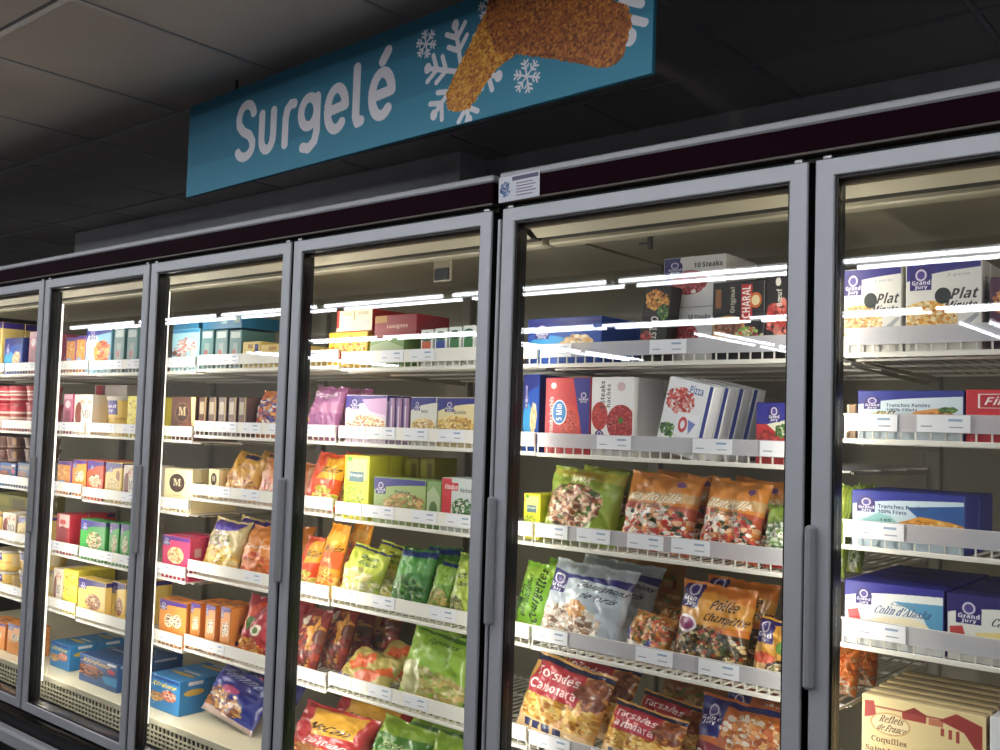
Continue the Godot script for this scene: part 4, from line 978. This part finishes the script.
func stock() -> void:
	var C := "carton"; var B := "bag"; var T := "tub"
	# --- behind the door under the sticker
	pack(C, "rolls", 4, 0, 528, 319, 602, 316, "blue carton of bread rolls lying on the top shelf under the sticker", C, {"d": 0.16, "n": 2, "z": -0.216})
	pack(C, "black_fries", 4, 0, 638, 288, 664, 286, "narrow black carton with chips printed on it, tilted against the steak cartons", C, {"roll": -7.0, "d": 0.05})
	pack(C, "steaks", 4, 0, 664, 309, 713, 306, "white and blue steak carton at the bottom of the steak stack", C, {"d": 0.16, "z": -0.242})
	var top := floor_of
	pack(C, "charal", 4, 0, 713, 283, 765, 279, "black carton with upright red logo and a burger picture", C, {"d": 0.05})
	pack(C, "steaks", 4, 0, 664, 258, 726, 254, "white and blue carton reading 10 Steaks, lying on top of the steak stack", C, {"on": top + 0.0005, "d": 0.16, "z": -0.242})
	pack(C, "black_meat", 4, 0, 766, 273, 802, 268, "black carton with raw red meat pieces beside the burger carton", C, {"d": 0.14})
	pack(C, "red_steaks", 4, 1, 546, 378, 591, 377, "upright red carton with a blue oval and blue right edge", C, {"d": 0.14})
	pack(C, "white_steaks", 4, 1, 592, 377, 634, 377, "upright white carton with round red burgers beside the red carton", C, {"d": 0.14, "n": 2})
	pack(C, "leaning_white", 4, 1, 655, 386, 700, 384, "white cartons with blue edge leaning sideways in a row", C, {"roll": -13.0, "d": 0.04, "n": 4, "step": 0.045, "dx": 0.014})
	pack(C, "pale_red", 4, 1, 722, 397, 752, 396, "dull grey carton with a red dish beside the leaning white cartons", C, {"z": -0.42, "d": 0.1})
	pack(C, "house_red", 4, 1, 756, 403, 793, 402, "small blue and red carton with purple badge on the steak shelf", C, {"d": 0.14})
	pack(C, "brown_edge", 4, 1, 838, 404, 852, 404, "narrow brown carton with white edge at the end of the steak shelf", C, {"d": 0.12})
	pack(B, "green_mix", 4, 2, 549, 462, 624, 462, "plump green bag with an oval picture of sliced meat", B, {"roll": -4.0, "d": 0.09})
	pack(B, "orange_mix", 4, 2, 622, 463, 700, 463, "taller orange bag with red and white diced vegetables", B, {"roll": -5.0, "d": 0.08})
	pack(B, "orange_mix", 4, 2, 688, 484, 764, 484, "shorter orange bag with diced vegetables, slumped beside the taller one", B, {"roll": -8.0, "d": 0.08})
	pack(B, "green_peas_red", 4, 2, 758, 507, 820, 507, "green vegetable bag with a red band along its bottom", B, {"d": 0.08})
	pack(B, "leek", 4, 2, 834, 482, 862, 484, "narrow green leek bag at the shelf end beside the fish cartons", B, {"d": 0.06, "roll": -6.0})
	pack(B, "mushrooms", 4, 3, 546, 563, 630, 572, "pale grey and blue bag of sliced mushrooms", B, {"roll": -6.0, "d": 0.08, "lean": 20.0})
	pack(B, "small_mix", 4, 3, 612, 612, 672, 618, "small crumpled orange bag wedged between mushrooms and vegetable pan bag", B, {"roll": -14.0, "d": 0.07, "lean": 26.0})
	pack(B, "champetre", 4, 3, 671, 584, 752, 590, "orange bag with dark vegetable mix and large lettering", B, {"roll": -5.0, "d": 0.08})
	pack(B, "bowl_mix", 4, 3, 740, 617, 800, 624, "yellow orange bag with purple badge and a brown bowl", B, {"roll": -6.0, "d": 0.07, "z": -0.19})
	pack(B, "forest_mix", 4, 3, 596, 562, 660, 570, "brown mushroom mix bag standing behind the mushroom bag", B, {"z": -0.34, "d": 0.09})
	pack(B, "carrot_sticks", 4, 3, 838, 648, 874, 652, "bag of orange carrots at the shelf end beside the scallop cartons", B, {"d": 0.08, "z": -0.24})
	pack(B, "torsades", 4, 4, 524, 662, 606, 670, "yellow pasta bag with red label, leaning towards the bare wires of its shelf", B, {"roll": -13.0, "d": 0.08, "lean": 22.0})
	pack(B, "torsades", 4, 4, 606, 706, 682, 716, "second pasta bag with red label, lower and beside the leaning one", B, {"roll": -10.0, "d": 0.08, "lean": 26.0})
	pack(B, "shells_bag", 4, 4, 676, 692, 790, 706, "wide blue and orange bag with dark red label beside the pasta bags", B, {"d": 0.08, "lean": 26.0, "z": -0.22})
	pack(B, "forest_mix", 4, 4, 660, 680, 730, 688, "brown mushroom mix bag behind the wide blue and orange bag", B, {"z": -0.36, "d": 0.1})
	# --- fish cartons and ready meals
	pack(C, "dish_0", 5, 0, 841, 270, 902, 266, "white ready meal carton with a pale gratin picture", C, {"d": 0.06, "n": 3})
	pack(C, "dish_1", 5, 0, 906, 265, 982, 257, "white ready meal carton with a golden yellow pasta picture", C, {"d": 0.06, "n": 3})
	pack(C, "purple_dish", 5, 0, 990, 278, 1060, 272, "dark purple carton beside the white ready meals", C, {"d": 0.06, "n": 2})
	pack(C, "breaded_lemon", 5, 1, 857, 391, 964, 390, "breaded fish carton with a yellow lemon slice and green leaf", C, {"d": 0.1, "n": 3})
	pack(C, "findus", 5, 1, 966, 391, 1090, 388, "red and yellow carton beside the breaded fish carton", C, {"d": 0.1, "n": 2})
	pack(C, "breaded_blue", 5, 2, 852, 489, 965, 497, "breaded fish carton with turquoise patch and dark blue sea", C, {"d": 0.1, "n": 2})
	pack(C, "pollock", 5, 3, 842, 578, 944, 592, "fish carton with a white fillet, red ribbon and pale blue corner", C, {"d": 0.08, "n": 4})
	pack(C, "cod", 5, 3, 947, 592, 1060, 607, "fish carton with a yellowish fillet and dark purple top", C, {"d": 0.08, "n": 4})
	pack(C, "scallops", 5, 4, 862, 694, 986, 716, "cream scallop carton with a dark red harbour drawing, frontmost of its row", C, {"d": 0.03, "n": 6, "step": 0.048, "behind": "cream scallop carton standing in the row behind the frontmost one"})
	pack(C, "white_blue", 5, 4, 990, 716, 1080, 734, "white and blue carton beside the scallop cartons", C, {"d": 0.035, "n": 4, "step": 0.045})
	# --- vegetables and pasta
	pack(C, "yellow_food", 3, 0, 329, 333, 368, 331, "yellow carton at the foot of the stack on the top vegetable shelf", C, {"d": 0.14})
	top = floor_of
	pack(C, "cream_red", 3, 0, 337, 311, 373, 308, "cream carton with red edge on top of the yellow carton", C, {"on": top + 0.0005, "d": 0.14})
	pack(C, "green_flat", 3, 0, 370, 338, 404, 337, "pale green carton lying beside the yellow carton", C, {"d": 0.14})
	top = floor_of
	pack(C, "red_flat", 3, 0, 375, 316, 417, 313, "flat dark red carton on top of the pale green carton", C, {"on": top + 0.0005, "d": 0.14})
	var x := 421
	for e in [["tree_orange", "orange"], ["tree_blue", "blue"], ["tree_green", "green"], ["tree_green", "green"]]:
		pack(C, e[0], 3, 0, x, 330 - (x - 421) * 0.1, x + 12, 329 - (x - 421) * 0.1, "slim upright white carton with green tree picture and %s panel" % e[1], C, {"d": 0.14, "group": "slim upright cartons with a tree"})
		x += 14
	pack(B, "mauve_bag", 2, 1, 313, 388, 343, 390, "mauve bag at the shelf end beside the pasta cartons", B, {"d": 0.07, "roll": -4.0})
	pack(C, "mauve_pasta", 3, 1, 346, 394, 387, 396, "white and mauve pasta carton with purple badge", C, {"d": 0.06, "n": 3})
	x = 389
	for k in 3:
		pack(C, "mauve_spine", 3, 1, x, 398, x + 6, 398, "mauve carton standing edge-on between the pasta cartons", C, {"d": 0.14, "group": "mauve cartons edge-on"})
		x += 7
	pack(C, "grey_pasta", 3, 1, 411, 397, 437, 397, "narrower grey pasta carton with purple badge and brown penne", C, {"d": 0.06, "n": 2})
	pack(C, "gratin", 3, 1, 438, 397, 478, 398, "wider cream gratin carton with purple badge beside the penne carton", C, {"d": 0.06, "n": 2})
	pack(C, "rolls", 3, 1, 524, 369, 540, 369, "dark blue carton at the shelf end beside the upright red carton", C, {"d": 0.14})
	pack(B, "potato_red", 2, 2, 313, 455, 343, 452, "red orange potato bag at the shelf end beside the bright yellow carton", B, {"d": 0.07, "roll": -8.0})
	pack(C, "lemon_soup", 3, 2, 345, 456, 370, 455, "bright lemon yellow upright carton", C, {"d": 0.08, "n": 2})
	x = 372
	for k in 4:
		pack(C, "olive_back", 3, 2, x, 458, x + 15, 458, "olive yellow carton standing behind the vegetable pan carton", C, {"d": 0.1, "z": -0.34, "group": "olive yellow cartons"})
		x += 16
	pack(C, "veg_pan", 3, 2, 374, 477, 426, 480, "green carton with fried vegetables and purple badge", C, {"d": 0.08, "n": 1})
	pack(C, "green_flat", 3, 2, 427, 481, 441, 482, "small green carton between the vegetable pan and red striped cartons", C, {"d": 0.08})
	pack(C, "findus_veg", 3, 2, 442, 477, 476, 480, "white carton with red stripe and green beans", C, {"d": 0.08, "n": 2})
	pack(C, "lemon_soup", 3, 2, 524, 493, 546, 495, "small yellow carton at the shelf end beside the green meat bag", C, {"d": 0.1, "z": -0.23})
	pack(B, "cauliflower", 3, 3, 346, 548, 384, 552, "yellow green cauliflower bag leaning in front of the chips bag", B, {"d": 0.07, "roll": -14.0, "lean": 18.0})
	pack(B, "potato_red", 2, 3, 306, 536, 322, 538, "narrow red potato bag beside the tall orange chips bag", B, {"d": 0.06})
	pack(B, "potato_orange", 3, 3, 320, 524, 352, 526, "tall orange and yellow chips bag", B, {"d": 0.06, "roll": -5.0})
	pack(B, "green_beans", 3, 3, 376, 548, 406, 552, "green bag with brown yellow beans beside the cauliflower bag", B, {"d": 0.07, "lean": 18.0})
	pack(B, "peas", 3, 3, 398, 547, 434, 552, "dark green bag of peas with a blue top", B, {"d": 0.07, "lean": 18.0})
	pack(B, "green_beans", 3, 3, 428, 560, 456, 563, "green bag with a slanted top between peas and broccoli", B, {"d": 0.07, "roll": -9.0, "lean": 18.0})
	pack(B, "broccoli", 3, 3, 449, 552, 484, 556, "light green broccoli bag with dark handwriting letters", B, {"d": 0.06})
	pack(B, "courgettes", 3, 3, 521, 563, 556, 566, "bright green bag with lettering running upwards beside the mushroom bag", B, {"d": 0.06, "roll": -4.0, "z": -0.27})
	pack(B, "red_fruit", 2, 4, 304, 606, 326, 610, "dark red bag lying against the post on the lower shelf", B, {"d": 0.08, "lean": 20.0})
	pack(B, "red_fruit", 3, 4, 332, 604, 374, 610, "wide dark red and brown bag pushed back on the lower shelf", B, {"d": 0.1, "z": -0.42, "lean": 12.0})
	pack(B, "carrots", 3, 4, 352, 646, 404, 652, "flat bag of orange carrots lying on the wire shelf", B, {"d": 0.06, "lean": 48.0, "roll": -8.0, "z": -0.19})
	pack(B, "onion_green", 3, 4, 406, 630, 472, 640, "large green onion bag beside the carrots", B, {"d": 0.09, "roll": -9.0, "lean": 16.0})
	pack(B, "tradition", 3, 5, 301, 704, 376, 712, "large red and yellow chips bag on the bottom deck", B, {"d": 0.1, "lean": 26.0})
	pack(B, "bean_bag", 3, 5, 374, 716, 430, 728, "green bean bag on the bottom deck beside the chips bag", B, {"d": 0.09, "lean": 24.0, "roll": -8.0})
	pack(B, "bean_bag", 3, 5, 428, 730, 474, 738, "second green bean bag on the bottom deck, half hidden by the shelf above", B, {"d": 0.09, "lean": 24.0})
	stock_far()

func stock_far() -> void:
	var C := "carton"; var B := "bag"; var T := "tub"
	var ice := "ice_cream_carton"
	# --- ice cream cartons and potato bags
	pack(C, "blue_ice", 1, 0, 173, 330, 200, 328, "pale blue ice cream carton with red fruit", C, {"d": 0.05, "n": 1, "name": ice})
	var top_pale := floor_of
	var top := 0.0
	var x := 202
	for k in 3:
		pack(C, "teal_spine", 2, 0, x, 330, x + 12, 330, "teal carton standing edge-on beside the pale blue carton", C, {"d": 0.14, "group": "teal cartons edge-on", "name": ice})
		x += 14
		top = maxf(top, floor_of)
	pack(C, "teal_flat", 2, 0, 203, 316, 242, 318, "flat teal carton lying on the teal cartons", C, {"on": top + 0.0005, "d": 0.16, "name": ice})
	pack(C, "teal_flat", 1, 0, 174, 317, 199, 315, "flat teal carton lying on the pale blue carton", C, {"on": top_pale + 0.0005, "d": 0.05, "name": ice})
	pack(C, "vanilla_flat", 2, 0, 243, 341, 260, 342, "yellow vanilla carton with a dark blue square", C, {"d": 0.14, "name": ice})
	pack(C, "vanilla_flat", 2, 0, 261, 343, 288, 345, "wider yellow vanilla carton beside the smaller vanilla carton", C, {"d": 0.14, "name": ice})
	pack(C, "dark_bar", 1, 1, 172, 397, 196, 396, "dark brown ice cream bar carton with round M emblem", C, {"d": 0.06, "n": 3, "name": ice})
	x = 199
	for k in 5:
		pack(C, "cocoa_pack", 2, 1, x, 397, x + 8, 397, "small dark brown carton with beige label panel", C, {"d": 0.1, "group": "small dark brown cartons", "name": ice})
		x += 10.5
	pack(B, "jester_bag", 2, 1, 257, 392, 283, 392, "colourful red and orange bag beside the dark brown cartons", B, {"d": 0.06})
	pack(C, "pale_bar", 1, 2, 165, 469, 193, 468, "cream ice cream bar carton with round dark emblem", C, {"d": 0.06, "n": 1, "name": ice})
	for k in 2:
		pack(C, "pale_bar", 2, 2, 195 + 14 * k, 469, 206 + 14 * k, 469, "cream ice cream carton edge-on beside the emblem carton", C, {"d": 0.14, "z": -0.24, "group": "cream cartons edge-on", "name": ice})
	pack(B, "gold_bag", 2, 2, 224, 455, 264, 458, "golden yellow potato bag leaning against the salmon pink bag", B, {"d": 0.06, "roll": -11.0, "lean": 20.0})
	pack(B, "salmon_bag", 2, 2, 256, 462, 290, 465, "salmon pink bag beside the golden potato bag", B, {"d": 0.055, "roll": -11.0})
	pack(C, "pink_cones", 1, 3, 163, 535, 192, 538, "pink ice cream carton with pale cones", C, {"d": 0.07, "n": 2, "name": ice})
	pack(B, "potato_purple", 2, 3, 203, 517, 246, 524, "yellow potato bag with purple top", B, {"d": 0.065, "roll": -3.0, "lean": 18.0})
	pack(B, "spice_bag", 2, 3, 246, 524, 284, 530, "orange bag of spiced potatoes beside the purple-topped bag", B, {"d": 0.07, "lean": 18.0})
	pack(C, "caramel_cones", 1, 4, 160, 598, 189, 605, "orange ice cream carton with two brown and white cones", C, {"d": 0.07, "n": 1, "name": ice})
	for k in 3:
		pack(C, "caramel_cones", 2, 4, 191 + 15 * k, 602 + 2 * k, 201 + 15 * k, 604 + 2 * k, "orange ice cream carton edge-on beside the carton with two cones", C, {"d": 0.13, "z": -0.22, "group": "orange cartons edge-on", "name": ice})
	pack(B, "red_gold", 2, 4, 239, 594, 284, 600, "red bag with golden chips and a flower emblem", B, {"d": 0.09, "lean": 10.0})
	pack(C, "extreme", 1, 5, 150, 673, 180, 682, "bright blue ice cream cone carton with yellow lettering", C, {"d": 0.12, "n": 2, "name": ice})
	pack(C, "extreme", 2, 5, 184, 684, 200, 688, "blue cone carton half hidden behind the bright blue one", C, {"d": 0.12, "z": -0.26, "name": ice})
	pack(B, "blue_bag", 2, 5, 214, 668, 270, 680, "dark blue potato bag on the bottom deck", B, {"d": 0.09, "lean": 30.0, "roll": -12.0})
	# --- ice cream cartons and tubs
	pack(C, "orange_small", 1, 0, 67, 338, 76, 337, "small orange carton with pale blue corner beside the white post lamp", C, {"d": 0.1, "name": ice})
	pack(C, "orange_small", 1, 0, 77, 336, 86, 335, "small orange carton next to the exotic fruit carton", C, {"d": 0.1, "name": ice})
	pack(C, "exotic", 1, 0, 87, 329, 112, 327, "light blue carton with orange exotic fruit", C, {"d": 0.07, "n": 2, "name": ice})
	for k in 2:
		pack(C, "teal_spine", 1, 0, 115 + 13 * k, 328, 125 + 13 * k, 328, "grey teal carton edge-on beside the exotic fruit carton", C, {"d": 0.12, "group": "grey teal cartons", "name": ice})
	pack(C, "pink_ice", 1, 1, 64, 394, 73, 394, "slim pink ice cream carton", C, {"d": 0.1, "name": ice})
	pack(C, "choc_sticks", 1, 1, 75, 395, 93, 394, "cream carton with dark chocolate stick and bold letters", C, {"d": 0.07, "n": 2, "name": ice})
	pack(C, "red_white", 1, 1, 95, 385, 127, 385, "red and white carton behind the vanilla tub", C, {"d": 0.07, "z": -0.36, "name": ice})
	pack(T, "vanilla_tub", 1, 1, 95, 395, 127, 396, "round yellow vanilla ice cream tub with purple badge", T, {"lid": "b8b0a0"})
	pack(C, "lemon_dots", 1, 1, 128, 396, 140, 396, "small yellow carton beside the vanilla tub", C, {"d": 0.08, "name": ice})
	pack(C, "orange_small", 1, 2, 58, 462, 71, 461, "orange carton with purple top on the shelf of the cookie carton", C, {"d": 0.08, "n": 2, "name": ice})
	pack(C, "caramel_cones", 1, 2, 73, 460, 87, 460, "deep orange carton beside the cookie carton", C, {"d": 0.08, "n": 2, "name": ice})
	pack(C, "red_cookie", 1, 2, 88, 460, 104, 461, "red orange carton with a round cookie and purple badge", C, {"d": 0.08, "n": 2, "name": ice})
	pack(C, "cream_bars", 1, 2, 106, 462, 122, 463, "cream coloured bar carton with purple badge", C, {"d": 0.08, "n": 2, "name": ice})
	pack(C, "choc_sticks", 1, 2, 124, 465, 137, 466, "pale narrow carton beside the cream bar carton", C, {"d": 0.08, "name": ice})
	pack(C, "pink_red", 1, 3, 57, 514, 70, 514, "dark red carton with a pale pink top", C, {"d": 0.08, "n": 2, "name": ice})
	pack(C, "red_cookie", 1, 3, 71, 513, 81, 515, "narrow red brown carton behind the green mint carton", C, {"d": 0.08, "z": -0.24, "name": ice})
	pack(C, "green_mint", 1, 3, 81, 519, 106, 522, "green mint chocolate carton with purple badge", C, {"d": 0.07, "n": 1, "name": ice})
	for k in 2:
		pack(C, "green_mint", 1, 3, 110 + 11 * k, 522 + k, 119 + 11 * k, 524 + k, "dark green carton edge-on beside the mint carton", C, {"d": 0.1, "z": -0.22, "group": "dark green cartons edge-on", "name": ice})
	pack(C, "choc_sticks", 1, 4, 54, 568, 62, 569, "cream carton with brown pictures beside the lemon carton", C, {"d": 0.08, "name": ice})
	pack(C, "lemon_dots", 1, 4, 64, 569, 78, 571, "lemon yellow spotted carton", C, {"d": 0.08, "n": 2, "name": ice})
	pack(C, "yellow_choc", 1, 4, 79, 577, 106, 583, "yellow carton with two brown chocolate cones and purple badge", C, {"d": 0.07, "n": 1, "name": ice})
	pack(C, "yellow_choc", 1, 4, 109, 580, 126, 584, "yellow brown carton set back beside the chocolate cone carton", C, {"d": 0.1, "z": -0.24, "name": ice})
	pack(C, "extreme", 1, 5, 51, 641, 70, 646, "light blue cone carton on the bottom deck beside the dark blue one", C, {"d": 0.12, "n": 2, "z": -0.24, "name": ice})
	pack(C, "extreme_dark", 1, 5, 80, 654, 118, 664, "dark blue cone carton with chocolate picture on the bottom deck", C, {"d": 0.14, "n": 2, "z": -0.19, "name": ice})
	# --- ice creams beside the far end panel
	pack(C, "cream_bars", 0, 0, -12, 323, 3, 322, "cream carton stack with purple corner beside the dark blue carton", C, {"d": 0.1, "name": ice})
	pack(C, "rolls", 0, 0, 6, 324, 24, 322, "dark blue carton on the top shelf beside the pink carton", C, {"d": 0.1, "h": 0.17, "name": ice})
	pack(C, "pink_ice", 0, 0, 30, 332, 38, 331, "pale pink carton beside the dark blue carton", C, {"d": 0.1, "name": ice})
	for k in 3:
		pack(T, "red_stripe_tub", 0, 1, -14 + 17 * k, 403, 2 + 17 * k, 402, "red and cream striped tub in the lower layer", T, {"group": "red striped tubs, lower layer", "lid": "a8303c"})
		top = floor_of
		pack(T, "red_stripe_tub", 0, 1, -14 + 17 * k, 386, 2 + 17 * k, 385, "red and cream striped tub in the upper layer", T, {"group": "red striped tubs, upper layer", "lid": "a8303c", "on": top + 0.0005})
	for k in 3:
		pack(C, "extreme_dark", 0, 2, -18 + 18 * k, 463, -2 + 18 * k, 463, "blue lettered carton under the chocolate tubs", C, {"d": 0.1, "group": "blue lettered cartons under the tubs", "name": ice})
		top = floor_of
		pack(T, "cocoa_tub", 0, 2, -18 + 18 * k, 449, -2 + 18 * k, 449, "dark chocolate tub standing on a blue lettered carton", T, {"group": "chocolate tubs, lower layer", "lid": "5a3a2c", "on": top + 0.0005})
		top = floor_of
		pack(T, "cocoa_tub", 0, 2, -18 + 18 * k, 434, -2 + 18 * k, 434, "dark chocolate tub on top of another chocolate tub", T, {"group": "chocolate tubs, upper layer", "lid": "5a3a2c", "on": top + 0.0005})
	pack(C, "yellow_choc", 0, 3, -16, 512, 1, 513, "yellow carton with brown bars beside the cream finger carton", C, {"d": 0.08, "name": ice})
	pack(C, "choc_sticks", 0, 3, 3, 512, 16, 514, "cream carton with chocolate fingers", C, {"d": 0.08, "name": ice})
	pack(C, "cream_bars", 0, 3, 18, 516, 32, 518, "tan carton beside the chocolate finger carton", C, {"d": 0.08, "name": ice})
	pack(C, "olive_back", 0, 3, -8, 494, 32, 496, "olive yellow carton behind the chocolate finger carton", C, {"d": 0.08, "z": -0.36, "name": ice})
	for k in 2:
		pack(T, "vanilla_tub", 0, 4, -14 + 24 * k, 570, 8 + 24 * k, 572, "pale yellow tub in the lower layer of the low shelf", T, {"group": "pale yellow tubs, lower layer", "lid": "c8c49a"})
		top = floor_of
		pack(T, "vanilla_tub", 0, 4, -14 + 24 * k, 549, 8 + 24 * k, 551, "pale yellow tub in the upper layer of the low shelf", T, {"group": "pale yellow tubs, upper layer", "lid": "c8c49a", "on": top + 0.0005})
	for k in 2:
		pack(C, "caramel_cones", 0, 5, -14 + 22 * k, 620 + 4 * k, 6 + 22 * k, 623 + 4 * k, "brown carton on the bottom deck under a yellow tub", C, {"d": 0.1, "group": "brown cartons on the far bottom deck", "name": ice})

# ------------------------------------------------------------------ the room
func structure(called: String, m: Mesh, material: Material) -> MeshInstance3D:
	var o := part(called, m, material, self)
	o.set_meta("kind", "structure")
	return o

func noise_mat(called: String, c0: String, c1: String, freq: float, scale: float, rough: float) -> StandardMaterial3D:
	var m := StandardMaterial3D.new()
	m.resource_name = called
	var n := FastNoiseLite.new()
	n.seed = 3
	n.frequency = freq
	n.fractal_octaves = 4
	var t := NoiseTexture2D.new()
	t.width = 512; t.height = 512; t.seamless = true
	t.noise = n
	var g := Gradient.new()
	g.set_color(0, hexc(c0)); g.set_color(1, hexc(c1))
	t.color_ramp = g
	m.albedo_texture = t
	m.uv1_triplanar = true
	m.uv1_world_triplanar = true
	m.uv1_scale = Vector3.ONE * scale
	m.roughness = rough
	mats[called] = m
	return m

func room() -> void:
	var wallm := noise_mat("grey_plaster", "d0d0d6", "dadae0", 0.02, 0.7, 0.8)
	var floorm := noise_mat("floor_vinyl", "38352f", "423e37", 0.03, 1.0, 0.35)
	var tile := noise_mat("ceiling_fibre", "bab2ae", "c8c0bc", 0.12, 1.4, 0.9)
	structure("floor", box(Vector3(-10, -0.1, -2.6), Vector3(7, 0, 13)), floorm)
	structure("wall_back", box(Vector3(1.30, 0, -1.32), Vector3(7, 2.6, -1.16)), wallm)
	structure("wall_behind_freezer", box(Vector3(-1.80, 0, -1.32), Vector3(1.30, 2.6, -1.0)), wallm)
	structure("wall_recess", box(Vector3(-10, 0, -2.6), Vector3(-1.80, 2.6, -2.5)), wallm)
	structure("wall_left", box(Vector3(-10.1, 0, -2.6), Vector3(-10, 2.6, 13)), wallm)
	structure("wall_right", box(Vector3(7, 0, -2.6), Vector3(7.1, 2.6, 13)), wallm)
	structure("wall_front", box(Vector3(-10, 0, 13), Vector3(7, 2.6, 13.1)), wallm)
	# ceiling: a slab carrying rails and loose fibre panels
	var c := structure("ceiling", box(Vector3(-10, CEIL + 0.03, -2.6), Vector3(7, CEIL + 0.12, 13)), tile)
	var railm := mat("ceiling_rail_white", hexc("aaa8ac"), 0.35)
	var zs := [-2.23, -1.515, -0.80, -0.085, 0.63, 1.345, 2.06]
	var xs := []
	for k in 23: xs.append(-9.58 + 0.61 * k)
	var rail_x := box(Vector3(-10, 0, -0.009), Vector3(7, 0.03, 0.009))
	for z in zs:
		part("ceiling_rail", rail_x, railm, c, Vector3(0, CEIL - 0.002, z))
	var cross := box(Vector3(-0.007, 0.003, 0.009), Vector3(0.007, 0.03, 0.706))
	var panel := bevel_box(Vector3(0.008, 0.005, 0.01), Vector3(0.602, 0.024, 0.705), 0.003)
	for i in xs.size():
		for j in zs.size() - 1:
			if j == 0 and xs[i] < -10: continue
			part("ceiling_cross_rail", cross, railm, c, Vector3(xs[i], CEIL - 0.002, zs[j]))
			part("ceiling_panel", panel, tile, c, Vector3(xs[i], CEIL, zs[j]))
	structure("ceiling_field", box(Vector3(-10, CEIL, 2.08), Vector3(7, CEIL + 0.028, 13)), tile)

func luminaire(where: Vector3, along_x: bool, power: float, shaded := false) -> void:
	var o := thing("ceiling_batten_lamp", where, "white twin tube lamp on the ceiling directly before the freezer doors" if shaded else "bare white twin tube batten lamp on the ceiling across the shop", "lamp", "twin tube lamps before the freezers" if shaded else "bare twin tube battens")
	if not along_x: o.rotation.y = PI / 2
	part("batten", bevel_box(Vector3(-0.74, 0.012, -0.16), Vector3(0.74, 0.05, 0.16), 0.008), mat("batten_grey", hexc("6a6a6c"), 0.5), o)  # tray made wide and dull grey to block tube light from the ceiling
	var glow := mat("batten_tube_dim" if shaded else "batten_tube", Color.WHITE, 0.3)
	glow.emission_enabled = true
	glow.emission = hexc("f3f7fc")
	glow.emission_energy_multiplier = 1.0 if shaded else 18.0
	for s in [-1.0, 1.0]:
		for e in [-0.735, 0.715]:
			part("tube_holder", bevel_box(Vector3(e, -0.02, s * 0.115 - 0.02), Vector3(e + 0.02, 0.014, s * 0.115 + 0.02), 0.004), mats["batten_grey"], o)
		var cy := CylinderMesh.new()
		cy.top_radius = 0.013; cy.bottom_radius = 0.013; cy.height = 1.43; cy.radial_segments = 12; cy.rings = 1
		var t := part("lamp_tube", cy, glow, o, Vector3(0, -0.005, s * 0.115))
		t.rotation.z = PI / 2
	for s in [-1.0, 1.0]:
		area(Vector3(0, -0.022, s * 0.115), Vector3(0, -0.4, 0.0 if shaded else s * 0.92), Vector3.RIGHT, Vector2(1.4, 0.02), power, hexc("f3f7f9"), o, "lamp_light")

func hanging_sign() -> void:
	var o := thing("hanging_sign", Vector3(0.98, 2.156, 0.0), "teal hanging board with white lettering, snowflakes and two breaded sticks", "sign")
	o.rotation.y = -atan2(0.10, 1.86)
	part("board", bevel_box(Vector3(0, 0, -0.012), Vector3(1.863, 0.309, 0.0), 0.001, Rect2(0, 0, 1, 1), Rect2(0.01, 0.5, 0.001, 0.001)), mats["board"], o)
	for x in [0.27, 1.55]:
		part("hanging_hook", bevel_box(Vector3(x, 0.30, -0.01), Vector3(x + 0.006, 0.342, -0.002), 0.001), mat("hook_steel", hexc("5a5a5c"), 0.4, 0.6), o)

func _ready() -> void:
	view = Basis.from_euler(TURN)
	var cam := Camera3D.new()
	cam.name = "camera"
	cam.position = CAM
	cam.basis = view
	cam.fov = rad_to_deg(2.0 * atan(375.0 / FOCAL))
	cam.near = 0.05
	add_child(cam)
	var we := WorldEnvironment.new()
	we.name = "environment"
	var env := Environment.new()
	env.background_mode = Environment.BG_COLOR
	env.background_color = Color(0.01, 0.012, 0.016)
	env.tonemap_mode = Environment.TONE_MAPPER_LINEAR
	env.tonemap_exposure = 1.0
	env.sdfgi_enabled = true
	env.ssao_enabled = true
	env.ssil_enabled = true
	we.environment = env
	add_child(we)
	# the aisle's lamps: rows along the freezers, then battens across the shop
	for k in 5: luminaire(Vector3(-1.93 + 1.53 * k, CEIL - 0.05, 0.97), true, 0.42, true)
	for k in 8: luminaire(Vector3(-6.685 + 1.53 * k, CEIL - 0.05, 3.84), true, 0.02)
	for k in 7: luminaire(Vector3(-5.29 + 1.53 * k, CEIL - 0.05, 6.12), true, 0.02)
	for x in [-8.4, -3.5, -0.87, 1.65]:
		for k in 2: luminaire(Vector3(x, CEIL - 0.05, 7.7 + 1.53 * k), false, 0.02)
	room()
	draw_print()
	pack_print()
	draw_sign()
	freezer(-1.56, 5, [1.1, 1.1, 1.1, 1.1, 1.1, 0.7], "five-door glass freezer cabinet of ice cream and vegetables with dark maroon header")
	freezer(2.36, 2, [0.0, 0.75, 0.75], "two-door glass freezer cabinet of steaks and fish under the white header sticker")
	for d in range(-1, 6):
		for r in 5:
			make_shelf(d, r)
	hanging_sign()
	var s := part("header_notice", bevel_box(Vector3(0, 0, 0), Vector3(0.125, 0.062, 0.0015), 0.0003), mats["notice"], self, Vector3(2.362, 1.963, 0.0085))
	s.rotation.z = 0.02
	tag(s, "white notice with blue leaf stuck on the maroon header", "sticker")
	stock()
